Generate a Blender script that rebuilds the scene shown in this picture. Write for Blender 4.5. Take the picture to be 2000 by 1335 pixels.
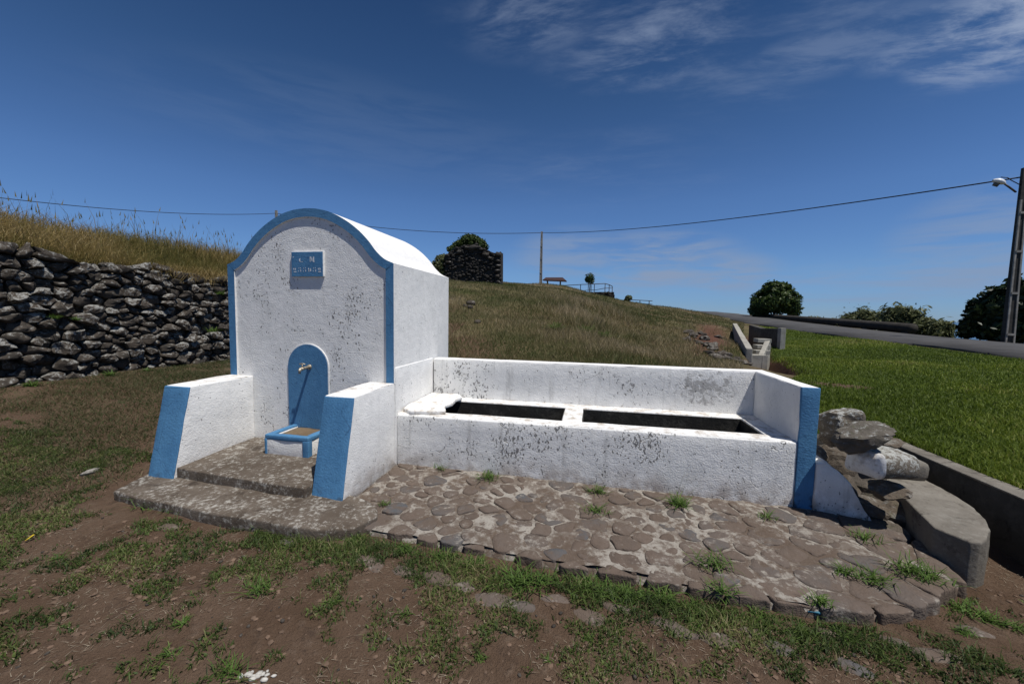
import bpy, bmesh, math, random
import numpy as np
from mathutils import Vector, Matrix, noise as mnoise

for o in list(bpy.data.objects): bpy.data.objects.remove(o)
scene = bpy.context.scene
COL = scene.collection
R = math.radians

# ------------------------------------------------------------------ camera
YAW, PITCH, ROLL = -0.1945, -0.0696, 0.0173
CAM = Vector((2.0006, -3.8274, 1.6))
FPX = 777.8
Fv = Vector((math.sin(YAW)*math.cos(PITCH), math.cos(YAW)*math.cos(PITCH), math.sin(PITCH)))
R0 = Fv.cross(Vector((0, 0, 1))).normalized(); U0 = R0.cross(Fv)
Rv = R0*math.cos(ROLL)+U0*math.sin(ROLL); Uv = -R0*math.sin(ROLL)+U0*math.cos(ROLL)
cd = bpy.data.cameras.new('camera'); cam = bpy.data.objects.new('camera', cd); COL.objects.link(cam)
cd.sensor_width = 36; cd.sensor_fit = 'HORIZONTAL'; cd.lens = FPX*36/2000
cd.clip_start = 0.05; cd.clip_end = 60000
m3 = Matrix((Rv, Uv, -Fv)).transposed()
cam.matrix_world = Matrix.Translation(CAM) @ m3.to_4x4()
scene.camera = cam

def ray(u, v): return Fv + Rv*((u-1000)/FPX) - Uv*((v-667.5)/FPX)
def onz(u, v, z):
    d = ray(u, v); return CAM + d*((z-CAM.z)/d.z)
def ony(u, v, y):
    d = ray(u, v); return CAM + d*((y-CAM.y)/d.y)
def onx(u, v, x):
    d = ray(u, v); return CAM + d*((x-CAM.x)/d.x)
def atd(u, v, dist):
    d = ray(u, v); return CAM + d*(dist/math.hypot(d.x, d.y))
def pol(az, d, slope=None, z=None):
    a = R(az); return (CAM.x+d*math.sin(a), CAM.y+d*math.cos(a), (1.6+slope*d) if z is None else z)

# ------------------------------------------------------------------ light
SUN = Vector((0.36, -0.20, 1.0)).normalized()
SUN_EL = math.asin(SUN.z); SUN_AZ = math.atan2(SUN.x, SUN.y)
sd = bpy.data.lights.new('sun', 'SUN'); so = bpy.data.objects.new('sun', sd); COL.objects.link(so)
sd.energy = 4.7; sd.angle = R(0.53); sd.color = (1.0, 0.965, 0.91)
so.rotation_euler = SUN.to_track_quat('Z', 'Y').to_euler()
so.location = (6, -6, 20)

world = bpy.data.worlds.new('World'); scene.world = world; world.use_nodes = True
wn, wl = world.node_tree.nodes, world.node_tree.links
wn.clear()
def wnode(t, **k):
    n = wn.new(t)
    for a, b in k.items(): setattr(n, a, b)
    return n
out = wnode('ShaderNodeOutputWorld'); bg = wnode('ShaderNodeBackground'); wl.new(bg.outputs[0], out.inputs[0])
sky = wnode('ShaderNodeTexSky', sky_type='NISHITA', sun_disc=False)
sky.sun_elevation = SUN_EL; sky.sun_rotation = SUN_AZ
sky.altitude = 300; sky.air_density = 1.0; sky.dust_density = 0.0; sky.ozone_density = 1.0
SKY_STRENGTH = 0.09
bg.inputs[1].default_value = SKY_STRENGTH
tc = wnode('ShaderNodeTexCoord')
DIR = tc.outputs['Generated']
def wmath(op, a, b=None, clamp=False):
    n = wnode('ShaderNodeMath', operation=op, use_clamp=clamp)
    for i, x in enumerate((a, b)):
        if x is None: continue
        if isinstance(x, (int, float)): n.inputs[i].default_value = x
        else: wl.new(x, n.inputs[i])
    return n.outputs[0]
def wvec(op, a, b):
    n = wnode('ShaderNodeVectorMath', operation=op)
    for i, x in enumerate((a, b)):
        if isinstance(x, (tuple, list, Vector)): n.inputs[i].default_value = x
        else: wl.new(x, n.inputs[i])
    return n
def wmap(x, a, b, c=0.0, d=1.0):
    n = wnode('ShaderNodeMapRange', interpolation_type='SMOOTHSTEP'); wl.new(x, n.inputs[0])
    for i, v in enumerate((a, b, c, d)): n.inputs[i+1].default_value = v
    return n.outputs[0]
def wnoise(vec, scale, detail=5, rough=0.55, dist=0.0):
    n = wnode('ShaderNodeTexNoise'); wl.new(vec, n.inputs['Vector'])
    n.inputs['Scale'].default_value = scale; n.inputs['Detail'].default_value = detail
    n.inputs['Roughness'].default_value = rough; n.inputs['Distortion'].default_value = dist
    return n.outputs[0]
def lobes(lst):
    acc = None
    for (u, v, ax, ay, w) in lst:                      # soft elliptical cloud fields fixed in the sky
        c = ray(u, v).normalized()
        side = c.cross(Vector((0, 0, 1))).normalized(); up = side.cross(c)
        a = wmath('MULTIPLY', wvec('DOT_PRODUCT', DIR, side).outputs['Value'], 1/ax)
        b = wmath('MULTIPLY', wvec('DOT_PRODUCT', DIR, up).outputs['Value'], 1/ay)
        r2 = wmath('ADD', wmath('MULTIPLY', a, a), wmath('MULTIPLY', b, b))
        front = wmap(wvec('DOT_PRODUCT', DIR, c).outputs['Value'], 0.3, 0.6)
        g = wmath('MULTIPLY', wmath('MULTIPLY', wmap(r2, 0.0, 1.0, 1.0, 0.0), front), w)
        acc = g if acc is None else wmath('MAXIMUM', acc, g)
    return acc
sep = wnode('ShaderNodeSeparateXYZ'); wl.new(DIR, sep.inputs[0])
den = wmath('ADD', wmath('MAXIMUM', sep.outputs[2], 0.0), 0.10)
cmb = wnode('ShaderNodeCombineXYZ')
wl.new(wmath('DIVIDE', sep.outputs[0], den), cmb.inputs[0]); wl.new(wmath('DIVIDE', sep.outputs[1], den), cmb.inputs[1])
rotm = wnode('ShaderNodeMapping'); wl.new(cmb.outputs[0], rotm.inputs[0]); rotm.inputs['Rotation'].default_value = (0, 0, R(35)); rotm.inputs['Scale'].default_value = (1.0, 2.3, 1.0)
n1 = wnoise(rotm.outputs[0], 2.6, 9, 0.66, 0.25)
n2 = wnoise(cmb.outputs[0], 0.9, 4, 0.5, 0.2)
cir = wmath('MULTIPLY', wmap(n1, 0.40, 0.80), wmap(n2, 0.30, 0.62))
hi = lobes([(1010, 20, .20, .10, .55), (1280, 50, .27, .13, .95), (1560, 60, .27, .15, .6), (1945, 65, .15, .11, 2.6), (1200, 330, .35, .10, .22), (1780, 40, .12, .12, .5)])
n1b = wnoise(rotm.outputs[0], 4.2, 9, 0.66, 0.3)
hi2 = lobes([(1955, 55, .12, .085, 1.15), (1850, 75, .12, .04, .6), (1640, 90, .2, .05, .35), (1040, 35, .16, .07, .45)])
cirrus = wmath('MAXIMUM', wmath('MULTIPLY', cir, hi), wmath('MULTIPLY', wmap(n1b, 0.34, 0.66), hi2))
strm = wnode('ShaderNodeMapping'); wl.new(DIR, strm.inputs[0]); strm.inputs['Scale'].default_value = (1, 1, 6.5)
n3 = wnoise(strm.outputs[0], 5.5, 7, 0.58, 0.35)
low = lobes([(1120, 500, .18, .08, .9), (1270, 515, .24, .09, 1.3), (1400, 535, .15, .06, 1.1), (1760, 545, .28, .045, .8), (1960, 470, .16, .11, .8), (1650, 575, .2, .02, .7), (1930, 540, .2, .03, 1.0), (700, 250, .5, .12, .10)])
strat = wmath('MULTIPLY', wmap(n3, 0.33, 0.62), low)
hsv = wnode('ShaderNodeHueSaturation'); wl.new(sky.outputs[0], hsv.inputs['Color'])
hsv.inputs['Saturation'].default_value = 1.0; hsv.inputs['Value'].default_value = 1.0
# clear maritime air: the whole sky dome is graded by elevation only (deep blue overhead, no yellow haze band)
grade = wnode('ShaderNodeValToRGB'); wl.new(sep.outputs[2], grade.inputs[0])
gst = [(0.0, (.31, .50, .98)), (.035, (.33, .53, .98)), (.10, (.42, .62, .97)), (.25, (.44, .64, .95)), (.45, (.31, .50, .72)), (.62, (.21, .37, .56)), (1.0, (.20, .35, .52))]
while len(grade.color_ramp.elements) < len(gst): grade.color_ramp.elements.new(.5)
for e_, (p_, c_) in zip(grade.color_ramp.elements, gst): e_.position = p_; e_.color = (*c_, 1)
gm = wnode('ShaderNodeMix', data_type='RGBA', blend_type='MULTIPLY'); gm.inputs[0].default_value = 1.0
wl.new(hsv.outputs[0], gm.inputs[6]); wl.new(grade.outputs[0], gm.inputs[7])
def wmix(fac, a, col):
    n = wnode('ShaderNodeMix', data_type='RGBA'); wl.new(fac, n.inputs[0]); wl.new(a, n.inputs[6])
    n.inputs[7].default_value = col; return n.outputs[2]
c1 = wmix(wmath('MULTIPLY', strat, 0.75, True), gm.outputs[2], (2.7, 3.55, 5.2, 1))
c2 = wmix(wmath('MULTIPLY', cirrus, 0.62, True), c1, (4.0, 4.8, 6.4, 1))
wl.new(c2, bg.inputs[0])

vs = scene.view_settings
vs.view_transform = 'Standard'; vs.look = 'None'; vs.exposure = 0.0; vs.gamma = 1.0; vs.use_curve_mapping = False
scene.render.engine = 'CYCLES'

# ------------------------------------------------------------------ numpy noise
def _h(i, j, s):
    n = (i.astype(np.int64)*374761393 + j.astype(np.int64)*668265263 + s*974711) & 0x7fffffff
    n = ((n ^ (n >> 13))*1274126177) & 0x7fffffff
    return ((n ^ (n >> 16)) & 0xffff)/65535.0
def vnoise(x, y, s=0):
    xi, yi = np.floor(x), np.floor(y); fx, fy = x-xi, y-yi
    fx = fx*fx*(3-2*fx); fy = fy*fy*(3-2*fy)
    a, b = _h(xi, yi, s), _h(xi+1, yi, s); c, d = _h(xi, yi+1, s), _h(xi+1, yi+1, s)
    return (a*(1-fx)+b*fx)*(1-fy)+(c*(1-fx)+d*fx)*fy
def fbm(x, y, s=0, o=4):
    x, y = x*.883+y*.469, y*.883-x*.469
    t = 0; a = .5; n = 0
    for k in range(o):
        t = t+a*vnoise(x, y, s+k*7); n += a; a *= .5; x, y = (x*.766-y*.643)*2.03+11.3, (x*.643+y*.766)*2.03+5.7
    return t/n
def sstep(a, b, x):
    t = np.clip((x-a)/(b-a), 0, 1); return t*t*(3-2*t)

# ------------------------------------------------------------------ materials
def mat(name):
    m = bpy.data.materials.new(name); m.use_nodes = True
    nt = m.node_tree; nt.nodes.clear()
    return m, nt
class NT:
    def __init__(s, name):
        s.m, s.t = mat(name); s.n = s.t.nodes; s.l = s.t.links
        s.out = s.n.new('ShaderNodeOutputMaterial')
    def new(s, t, **k):
        n = s.n.new(t)
        for a, b in k.items(): setattr(n, a, b)
        return n
    def put(s, sock, v):
        if hasattr(v, 'is_linked') or isinstance(v, bpy.types.NodeSocket): s.l.new(v, sock)
        else: sock.default_value = v
    def co(s, kind='Object', scale=None):
        n = s.new('ShaderNodeTexCoord'); o = n.outputs[kind]
        if scale is not None:
            mp = s.new('ShaderNodeMapping'); s.l.new(o, mp.inputs[0]); mp.inputs['Scale'].default_value = scale; o = mp.outputs[0]
        return o
    def pos(s, scale=None):
        n = s.new('ShaderNodeNewGeometry'); o = n.outputs['Position']
        if scale is not None:
            mp = s.new('ShaderNodeMapping'); s.l.new(o, mp.inputs[0]); mp.inputs['Scale'].default_value = scale; o = mp.outputs[0]
        return o
    def noise(s, vec, scale, detail=4, rough=.55, dist=0.):
        n = s.new('ShaderNodeTexNoise'); s.l.new(vec, n.inputs['Vector'])
        n.inputs['Scale'].default_value = scale; n.inputs['Detail'].default_value = detail
        n.inputs['Roughness'].default_value = rough; n.inputs['Distortion'].default_value = dist
        return n.outputs[0]
    def vor(s, vec, scale, feature='F1', rand=1.0):
        n = s.new('ShaderNodeTexVoronoi', feature=feature); s.l.new(vec, n.inputs['Vector'])
        n.inputs['Scale'].default_value = scale; n.inputs['Randomness'].default_value = rand
        return n.outputs[0]
    def mr(s, x, a, b, c=0., d=1., smooth=True):
        n = s.new('ShaderNodeMapRange', interpolation_type='SMOOTHSTEP' if smooth else 'LINEAR'); s.put(n.inputs[0], x)
        for i, v in enumerate((a, b, c, d)): n.inputs[i+1].default_value = v
        return n.outputs[0]
    def math(s, op, a, b=None, clamp=False):
        n = s.new('ShaderNodeMath', operation=op, use_clamp=clamp); s.put(n.inputs[0], a)
        if b is not None: s.put(n.inputs[1], b)
        return n.outputs[0]
    def mix(s, f, a, b, blend='MIX'):
        n = s.new('ShaderNodeMix', data_type='RGBA', blend_type=blend); s.put(n.inputs[0], f)
        for i, v in ((6, a), (7, b)):
            if isinstance(v, tuple): v = (*v[:3], 1)
            s.put(n.inputs[i], v)
        return n.outputs[2]
    def ramp(s, x, stops):
        n = s.new('ShaderNodeValToRGB'); s.put(n.inputs[0], x); cr = n.color_ramp
        while len(cr.elements) < len(stops): cr.elements.new(.5)
        for e, (p, c) in zip(cr.elements, stops): e.position = p; e.color = (*c, 1)
        return n.outputs[0]
    def attr(s, name, what='Color'):
        n = s.new('ShaderNodeAttribute', attribute_name=name); return n.outputs[what]
    def sepz(s, vec, i=2):
        n = s.new('ShaderNodeSeparateXYZ'); s.l.new(vec, n.inputs[0]); return n.outputs[i]
    def bump(s, h, strength=.5, dist=.01, prev=None):
        n = s.new('ShaderNodeBump'); n.inputs['Strength'].default_value = strength; n.inputs['Distance'].default_value = dist
        s.put(n.inputs['Height'], h)
        if prev is not None: s.l.new(prev, n.inputs['Normal'])
        return n.outputs[0]
    def bsdf(s, col, rough=.9, bump=None, spec=.3, metal=0., transl=None):
        b = s.new('ShaderNodeBsdfPrincipled')
        if isinstance(col, tuple): col = (*col[:3], 1)
        s.put(b.inputs['Base Color'], col); s.put(b.inputs['Roughness'], rough)
        b.inputs['Specular IOR Level'].default_value = spec; b.inputs['Metallic'].default_value = metal
        if bump is not None: s.l.new(bump, b.inputs['Normal'])
        o = b.outputs[0]
        if transl is not None:
            t = s.new('ShaderNodeBsdfTranslucent'); s.put(t.inputs[0], col)
            mx = s.new('ShaderNodeMixShader'); mx.inputs[0].default_value = transl
            s.l.new(o, mx.inputs[1]); s.l.new(t.outputs[0], mx.inputs[2]); o = mx.outputs[0]
        s.l.new(o, s.out.inputs[0]); return s.m

def m_plaster(name, speck=1.0, stain=1.0, crack=1.0, patch=False):
    t = NT(name); p = t.pos()
    big = t.noise(p, 1.3, 3, .5); mid = t.noise(p, 5.5, 4, .6)
    # flaked paint: tiny dark specks in clusters
    st = t.pos((1, 1, .62))
    sp = t.noise(st, 52, 2, .5, .4)
    dens = t.mr(t.math('ADD', t.math('MULTIPLY', big, .6), t.math('MULTIPLY', mid, .4)), .42, .66)
    thr = t.math('SUBTRACT', sp, t.math('MULTIPLY', dens, .16*speck))
    spk = t.mr(thr, .250, .290, 1., 0.)
    tiny = t.mr(t.math('SUBTRACT', t.noise(p, 130, 1, .5), t.math('MULTIPLY', dens, .07*speck)), .215, .265, .75, 0.)
    # hairline cracks
    wob = t.new('ShaderNodeVectorMath', operation='ADD'); t.l.new(p, wob.inputs[0])
    nz = t.new('ShaderNodeTexNoise'); t.l.new(p, nz.inputs['Vector']); nz.inputs['Scale'].default_value = 4; nz.inputs['Detail'].default_value = 5
    sc = t.new('ShaderNodeVectorMath', operation='SCALE'); t.l.new(nz.outputs['Color'], sc.inputs[0]); sc.inputs['Scale'].default_value = .35
    t.l.new(sc.outputs[0], wob.inputs[1])
    ed = t.vor(wob.outputs[0], 1.15, 'DISTANCE_TO_EDGE')
    crk = t.math('MULTIPLY', t.mr(ed, .001, .0075, 1., 0.), t.mr(t.noise(p, 1.7, 2), .66-.12*crack, .74-.12*crack))
    # broad greyish weather stains
    sm = t.noise(t.pos((4.0, 4.0, .40)), 2.6, 6, .68)
    stn = t.mr(sm, .54, .74, 0., .36*stain)
    z = t.sepz(p)
    foot = t.math('MULTIPLY', t.mr(z, -.10, .24, 1., 0.), t.mr(t.noise(p, 7, 5, .65), .30, .66))
    base = t.mix(t.mr(mid, .3, .75), (.82, .81, .785), (.73, .725, .705))
    c = t.mix(stn, base, (.36, .35, .33))
    if patch:                                           # flaked patch on the back wall near its right end
        gp_ = t.new('ShaderNodeVectorMath', operation='SUBTRACT'); t.l.new(p, gp_.inputs[0]); gp_.inputs[1].default_value = (3.30, 1.01, .80)
        gs_ = t.new('ShaderNodeVectorMath', operation='MULTIPLY'); t.l.new(gp_.outputs[0], gs_.inputs[0]); gs_.inputs[1].default_value = (2.6, 8, 4.6)
        gl_ = t.new('ShaderNodeVectorMath', operation='LENGTH'); t.l.new(gs_.outputs[0], gl_.inputs[0])
        pm = t.math('ADD', t.mr(gl_.outputs['Value'], .0, 1.7, .24, 0.), t.math('MULTIPLY', t.noise(p, 15, 7, .74, .6), .9))
        c = t.mix(t.math('MULTIPLY', t.mr(pm, .58, .70), .6), c, (.22, .205, .19))
    c = t.mix(t.math('MULTIPLY', foot, .85, True), c, (.27, .21, .165))
    c = t.mix(t.math('MULTIPLY', crk, .65), c, (.14, .13, .12))
    c = t.mix(t.math('MULTIPLY', t.math('MAXIMUM', spk, tiny), .88), c, (.15, .145, .14))
    h = t.math('ADD', t.math('MULTIPLY', t.noise(p, 70, 3, .6), .5), t.math('MULTIPLY', t.noise(p, 14, 3, .5), .45))
    h = t.math('SUBTRACT', h, t.math('MULTIPLY', spk, .55)); h = t.math('SUBTRACT', h, t.math('MULTIPLY', crk, .8))
    return t.bsdf(c, .92, t.bump(h, .75, .014), .2)
M = {}
M['plaster'] = m_plaster('white_plaster', 1.15, .6, .12)
M['plaster_side'] = m_plaster('white_plaster_clean', .15, .45, .1)
M['plaster_worn'] = m_plaster('white_plaster_worn', 1.1, 1.5, 1.3, True)

def m_wash(name, dirt=1.0):
    t = NT(name); p = t.pos()
    d = t.math('MULTIPLY', t.mr(t.noise(p, 9, 6, .68), .45, .72), dirt, True)
    c = t.mix(d, (.76, .75, .73), (.38, .32, .25))
    c = t.mix(t.mr(t.noise(p, 30, 4, .6), .60, .75, 0, .8*dirt), c, (.2, .18, .15))
    return t.bsdf(c, .93, t.bump(t.noise(p, 30, 5, .65), .5, .012), .2)
M['wash_top'] = m_wash('weathered_white_top', 1.0)
M['roof_white'] = m_wash('limewashed_roof', .12)

def m_blue():
    t = NT('blue_paint'); p = t.pos()
    n = t.noise(p, 3.2, 5, .6); f = t.noise(p, 26, 4, .6)
    c = t.mix(t.mr(n, .3, .7), (.056, .170, .325), (.078, .215, .385))
    c = t.mix(t.mr(t.noise(t.pos((6, 6, 1.2)), 5, 5, .65), .45, .7, 0, .5), c, (.085, .235, .42))
    c = t.mix(t.mr(f, .58, .74, 0, .6), c, (.035, .10, .21))
    c = t.mix(t.mr(t.noise(p, 38, 4, .65), .70, .76, 0, .8), c, (.36, .38, .39))
    ed = t.vor(t.pos((1, 1, .8)), 2.2, 'DISTANCE_TO_EDGE')
    crk = t.math('MULTIPLY', t.mr(ed, .001, .006, 1., 0.), t.mr(t.noise(p, 2.3, 2), .5, .6))
    c = t.mix(t.math('MULTIPLY', crk, .6), c, (.02, .05, .1))
    z = t.sepz(p)
    foot = t.math('MULTIPLY', t.mr(z, -.06, .14, 1., 0.), t.mr(t.noise(p, 12, 4, .6), .48, .62))
    c = t.mix(t.math('MULTIPLY', foot, .85, True), c, (.035, .032, .03))
    return t.bsdf(c, .75, t.bump(t.math('ADD', t.noise(p, 60, 3), t.math('MULTIPLY', t.noise(p, 12, 3), .8)), .45, .009), .3)
M['blue'] = m_blue()

def m_concrete(name, a, b, dark, lichen=(.46, .44, .40), lam=.6, bumpd=.012, ls=11):
    t = NT(name); p = t.pos()
    c = t.mix(t.mr(t.noise(p, 2.4, 5, .65), .32, .68), a, b)
    lm_ = t.math('ADD', t.math('MULTIPLY', t.noise(p, ls, 7, .75), .7), t.math('MULTIPLY', t.noise(p, ls*.2, 4, .6), .3))
    c = t.mix(t.mr(lm_, .49, .62, 0, lam), c, lichen)
    c = t.mix(t.mr(t.noise(p, 6, 5, .7, .5), .54, .72, 0, .85), c, dark)
    return t.bsdf(c, .94, t.bump(t.noise(p, 42, 6, .7), .6, bumpd), .2)
M['slab'] = m_concrete('stained_concrete', (.085, .066, .050), (.135, .11, .088), (.042, .032, .025), (.40, .38, .34), .85, .02, 26)
M['concrete'] = m_concrete('grey_concrete', (.14, .125, .105), (.20, .182, .155), (.06, .052, .044), (.25, .235, .205), .5, .016, 18)
M['concrete_dark'] = m_concrete('dark_concrete', (.05, .046, .039), (.08, .074, .062), (.026, .024, .02), (.15, .14, .12), .3)  # dark tone also stands in for shade on the drain's head wall
M['concrete_pale'] = m_concrete('pale_concrete', (.27, .255, .22), (.36, .34, .295), (.15, .14, .115), (.42, .40, .36), .4)
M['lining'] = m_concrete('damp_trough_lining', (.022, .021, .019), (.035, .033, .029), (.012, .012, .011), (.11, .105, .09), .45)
M['soil_wet'] = m_concrete('basin_soil', (.12, .085, .05), (.17, .12, .075), (.06, .045, .03), (.22, .18, .12), .4)
M['beam'] = m_concrete('dark_barrier', (.030, .027, .024), (.045, .04, .035), (.016, .015, .014), (.09, .085, .08), .3)

def m_rock(name, a, b, lich=.55, lcol=(.40, .41, .39), scale=1.0, moss=.0):
    t = NT(name); p = t.pos(); g = t.new('ShaderNodeNewGeometry')
    oi = t.new('ShaderNodeObjectInfo')
    c = t.mix(t.mr(t.noise(p, 3.5*scale, 4, .6), .3, .7), a, b)
    c = t.mix(t.math('MULTIPLY', oi.outputs['Random'], .5), c, (b[0]*1.25, b[1]*1.12, b[2]*.98))
    nz = t.sepz(g.outputs['Normal'])
    up = t.mr(nz, -.5, .9, -.07, .05)
    l = t.math('ADD', t.noise(p, 7*scale, 7, .72, .3), up)
    l = t.math('ADD', l, t.math('MULTIPLY', t.math('SUBTRACT', oi.outputs['Random'], .5), .16))
    lm = t.math('MULTIPLY', t.mr(l, .60-.12*lich, .72-.10*lich), t.mr(t.noise(p, 45*scale, 3, .6), .35, .6, .35, 1.))
    c = t.mix(lm, c, lcol)
    if moss: c = t.mix(t.mr(t.math('ADD', t.noise(p, 9*scale, 4, .6), up), .60, .72, 0, moss), c, (.06, .07, .025))
    h = t.math('ADD', t.noise(p, 16*scale, 6, .7), t.math('MULTIPLY', t.noise(p, 70*scale, 3, .6), .35))
    return t.bsdf(c, .95, t.bump(h, .8, .03/scale), .15)
M['basalt'] = m_rock('lichened_basalt', (.034, .031, .027), (.078, .065, .053), .85, (.31, .31, .29), 2.3)
M['basalt_far'] = m_rock('dark_basalt', (.028, .026, .024), (.05, .046, .042), .4, (.30, .29, .27), .45)
M['boulder'] = m_rock('lichened_boulder', (.085, .076, .063), (.140, .123, .103), .95, (.44, .45, .43), 3.0, .3)
M['rubble'] = m_rock('rubble_rock', (.07, .06, .05), (.125, .107, .088), .2, (.22, .21, .19), 1.3, .2)
M['ditch_rock'] = m_rock('ditch_rock', (.042, .036, .031), (.085, .074, .063), .3, (.22, .21, .19), 1.6)

def m_paving():
    t = NT('paving_stone'); p = t.pos(); oi = t.new('ShaderNodeObjectInfo')
    c = t.ramp(oi.outputs['Random'], [(0, (.092, .070, .056)), (.4, (.128, .100, .082)), (.7, (.105, .086, .074)), (.88, (.095, .088, .084)), (1, (.080, .084, .090))])
    c = t.mix(t.mr(t.noise(p, 6, 5, .65), .35, .7, 0, .6), c, (.125, .09, .068))
    c = t.mix(t.mr(t.noise(p, 18, 5, .7), .56, .72, 0, .5), c, (.075, .055, .045))
    c = t.mix(t.mr(t.noise(p, 14, 6, .72, .4), .66, .78, 0, .7), c, (.36, .34, .31))
    c = t.mix(t.mr(t.math('ADD', t.math('MULTIPLY', t.noise(p, 3.4, 4, .6), .45), t.math('MULTIPLY', t.noise(p, 24, 6, .75), .55)), .53, .63, 0, .75), c, (.30, .275, .24))
    c = t.mix(t.mr(t.math('ADD', t.math('MULTIPLY', t.noise(p, 2.6, 4, .6), .55), t.math('MULTIPLY', t.noise(p, 15, 5, .7), .45)), .47, .58, 0, .8), c, (.108, .080, .062))
    h = t.math('ADD', t.noise(p, 11, 5, .65), t.math('MULTIPLY', t.noise(p, 60, 3, .6), .3))
    return t.bsdf(c, .9, t.bump(h, .85, .025), .25)
M['paving'] = m_paving()
def m_mortar():
    t = NT('lime_mortar'); p = t.pos()
    pale = t.mr(t.math('ADD', t.math('MULTIPLY', t.noise(p, 2.2, 3), .5), t.math('MULTIPLY', t.noise(p, 17, 6, .7), .5)), .44, .56)
    c = t.mix(pale, (.13, .098, .076), (.34, .31, .27))
    c = t.mix(t.mr(t.noise(p, 40, 4, .7), .55, .7, 0, .75), c, (.12, .09, .07))
    c = t.mix(t.mr(t.math('ADD', t.math('MULTIPLY', t.noise(p, 2.6, 4, .6), .55), t.math('MULTIPLY', t.noise(p, 15, 5, .7), .45)), .46, .58, 0, .75), c, (.115, .084, .064))
    return t.bsdf(c, .95, t.bump(t.noise(p, 35, 6, .75), .9, .02), .15)
M['mortar'] = m_mortar()

def m_ground():
    t = NT('ground_soil'); p = t.pos(); cov = t.attr('cover')
    sr = t.new('ShaderNodeSeparateColor'); t.l.new(cov, sr.inputs[0])
    g, dry, red = sr.outputs[0], sr.outputs[1], sr.outputs[2]
    n = t.noise(p, 1.6, 6, .65); f = t.noise(p, 14, 6, .7); ff = t.noise(p, 70, 4, .7)
    soil = t.mix(t.mr(n, .3, .7), (.108, .068, .044), (.152, .102, .070))
    soil = t.mix(t.mr(f, .5, .75, 0, .7), soil, (.195, .142, .104))
    soil = t.mix(t.mr(t.noise(p, 9, 5, .7, .3), .55, .7, 0, .6), soil, (.066, .045, .034))
    soil = t.mix(t.mr(t.vor(p, 38), .0, .16, .55, 0.), soil, (.21, .17, .14))
    red_c = t.mix(t.mr(f, .35, .7), (.13, .062, .042), (.09, .048, .034))
    soil = t.mix(red, soil, red_c)
    grn = t.mix(t.mr(f, .3, .7), (.045, .070, .014), (.075, .105, .024))
    grn = t.mix(t.mr(n, .4, .7, 0, .5), grn, (.075, .085, .03))
    dr = t.mix(t.mr(f, .3, .7), (.105, .086, .044), (.17, .135, .072))
    dr = t.mix(t.mr(t.noise(p, .7, 5, .65), .42, .62, 0, .8), dr, (.052, .056, .022))
    edge = t.math('MULTIPLY', t.math('SUBTRACT', t.math('ADD', t.math('MULTIPLY', f, .6), t.math('MULTIPLY', n, .4)), .5), 1.2)
    c = t.mix(t.mr(t.math('ADD', dry, edge), .35, .65), soil, dr)
    c = t.mix(t.mr(t.math('ADD', g, edge), .35, .65), c, grn)
    h = t.math('ADD', t.math('MULTIPLY', f, .9), t.math('MULTIPLY', ff, .55))
    return t.bsdf(c, .97, t.bump(h, 1.0, .05), .1)
M['ground'] = m_ground()

def m_grass(name, stops, tr=.35, rough=.6):
    t = NT(name); c = t.ramp(t.attr('tint', 'Fac'), stops)
    return t.bsdf(c, rough, None, .25, transl=tr)
M['lawn'] = m_grass('lawn_grass', [(0, (.066, .096, .012)), (.45, (.128, .178, .018)), (.8, (.195, .235, .032)), (1, (.31, .28, .09))])
M['hillgrass'] = m_grass('dry_hill_grass', [(0, (.060, .082, .020)), (.35, (.122, .122, .044)), (.65, (.215, .172, .086)), (1, (.40, .32, .20))])
M['bankgrass'] = m_grass('bank_grass', [(0, (.075, .085, .020)), (.35, (.17, .145, .042)), (.7, (.30, .22, .085)), (1, (.42, .32, .16))])
M['turf'] = m_grass('worn_turf', [(0, (.030, .048, .014)), (.5, (.058, .080, .024)), (.8, (.12, .095, .05)), (1, (.22, .17, .10))])
M['weed'] = m_grass('weed_leaves', [(0, (.036, .056, .016)), (.45, (.072, .108, .026)), (.75, (.125, .165, .042)), (1, (.25, .21, .11))])
M['straw'] = m_grass('straw', [(0, (.16, .12, .08)), (1, (.38, .32, .24))], .2)
M['tuft'] = m_grass('tuft_grass', [(0, (.045, .085, .018)), (.5, (.095, .165, .030)), (.85, (.16, .22, .06)), (1, (.30, .26, .12))])
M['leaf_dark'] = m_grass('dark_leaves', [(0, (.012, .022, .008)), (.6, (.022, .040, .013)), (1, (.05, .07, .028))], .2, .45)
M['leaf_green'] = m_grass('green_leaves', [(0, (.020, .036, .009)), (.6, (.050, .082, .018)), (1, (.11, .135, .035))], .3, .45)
M['leaf_olive'] = m_grass('olive_leaves', [(0, (.05, .058, .022)), (.5, (.11, .125, .05)), (1, (.23, .24, .13))], .35)
def m_simple(name, col, rough=.8, metal=0., nscale=8, var=.3):
    t = NT(name); p = t.pos()
    c = t.mix(t.mr(t.noise(p, nscale, 5, .65), .3, .7), tuple(x*(1-var) for x in col), tuple(min(1, x*(1+var)) for x in col))
    return t.bsdf(c, rough, t.bump(t.noise(p, nscale*5, 4, .6), .3, .005), .3, metal)
M['bark'] = m_simple('bark', (.06, .045, .034), .9)
M['asphalt'] = m_simple('asphalt', (.062, .060, .060), .93, 0, 1.1, .22)
M['pole_shade'] = m_simple('pole_shaded_concrete', (.045, .042, .038), .9, 0, 3)  # darker copy of the pole concrete, the shaft's shade put into its colour
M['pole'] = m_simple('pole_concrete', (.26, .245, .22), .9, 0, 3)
M['cable'] = m_simple('black_cable', (.012, .012, .013), .6)
M['brass'] = m_simple('weathered_tap_metal', (.42, .36, .27), .5, .6, 30, .3)
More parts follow.
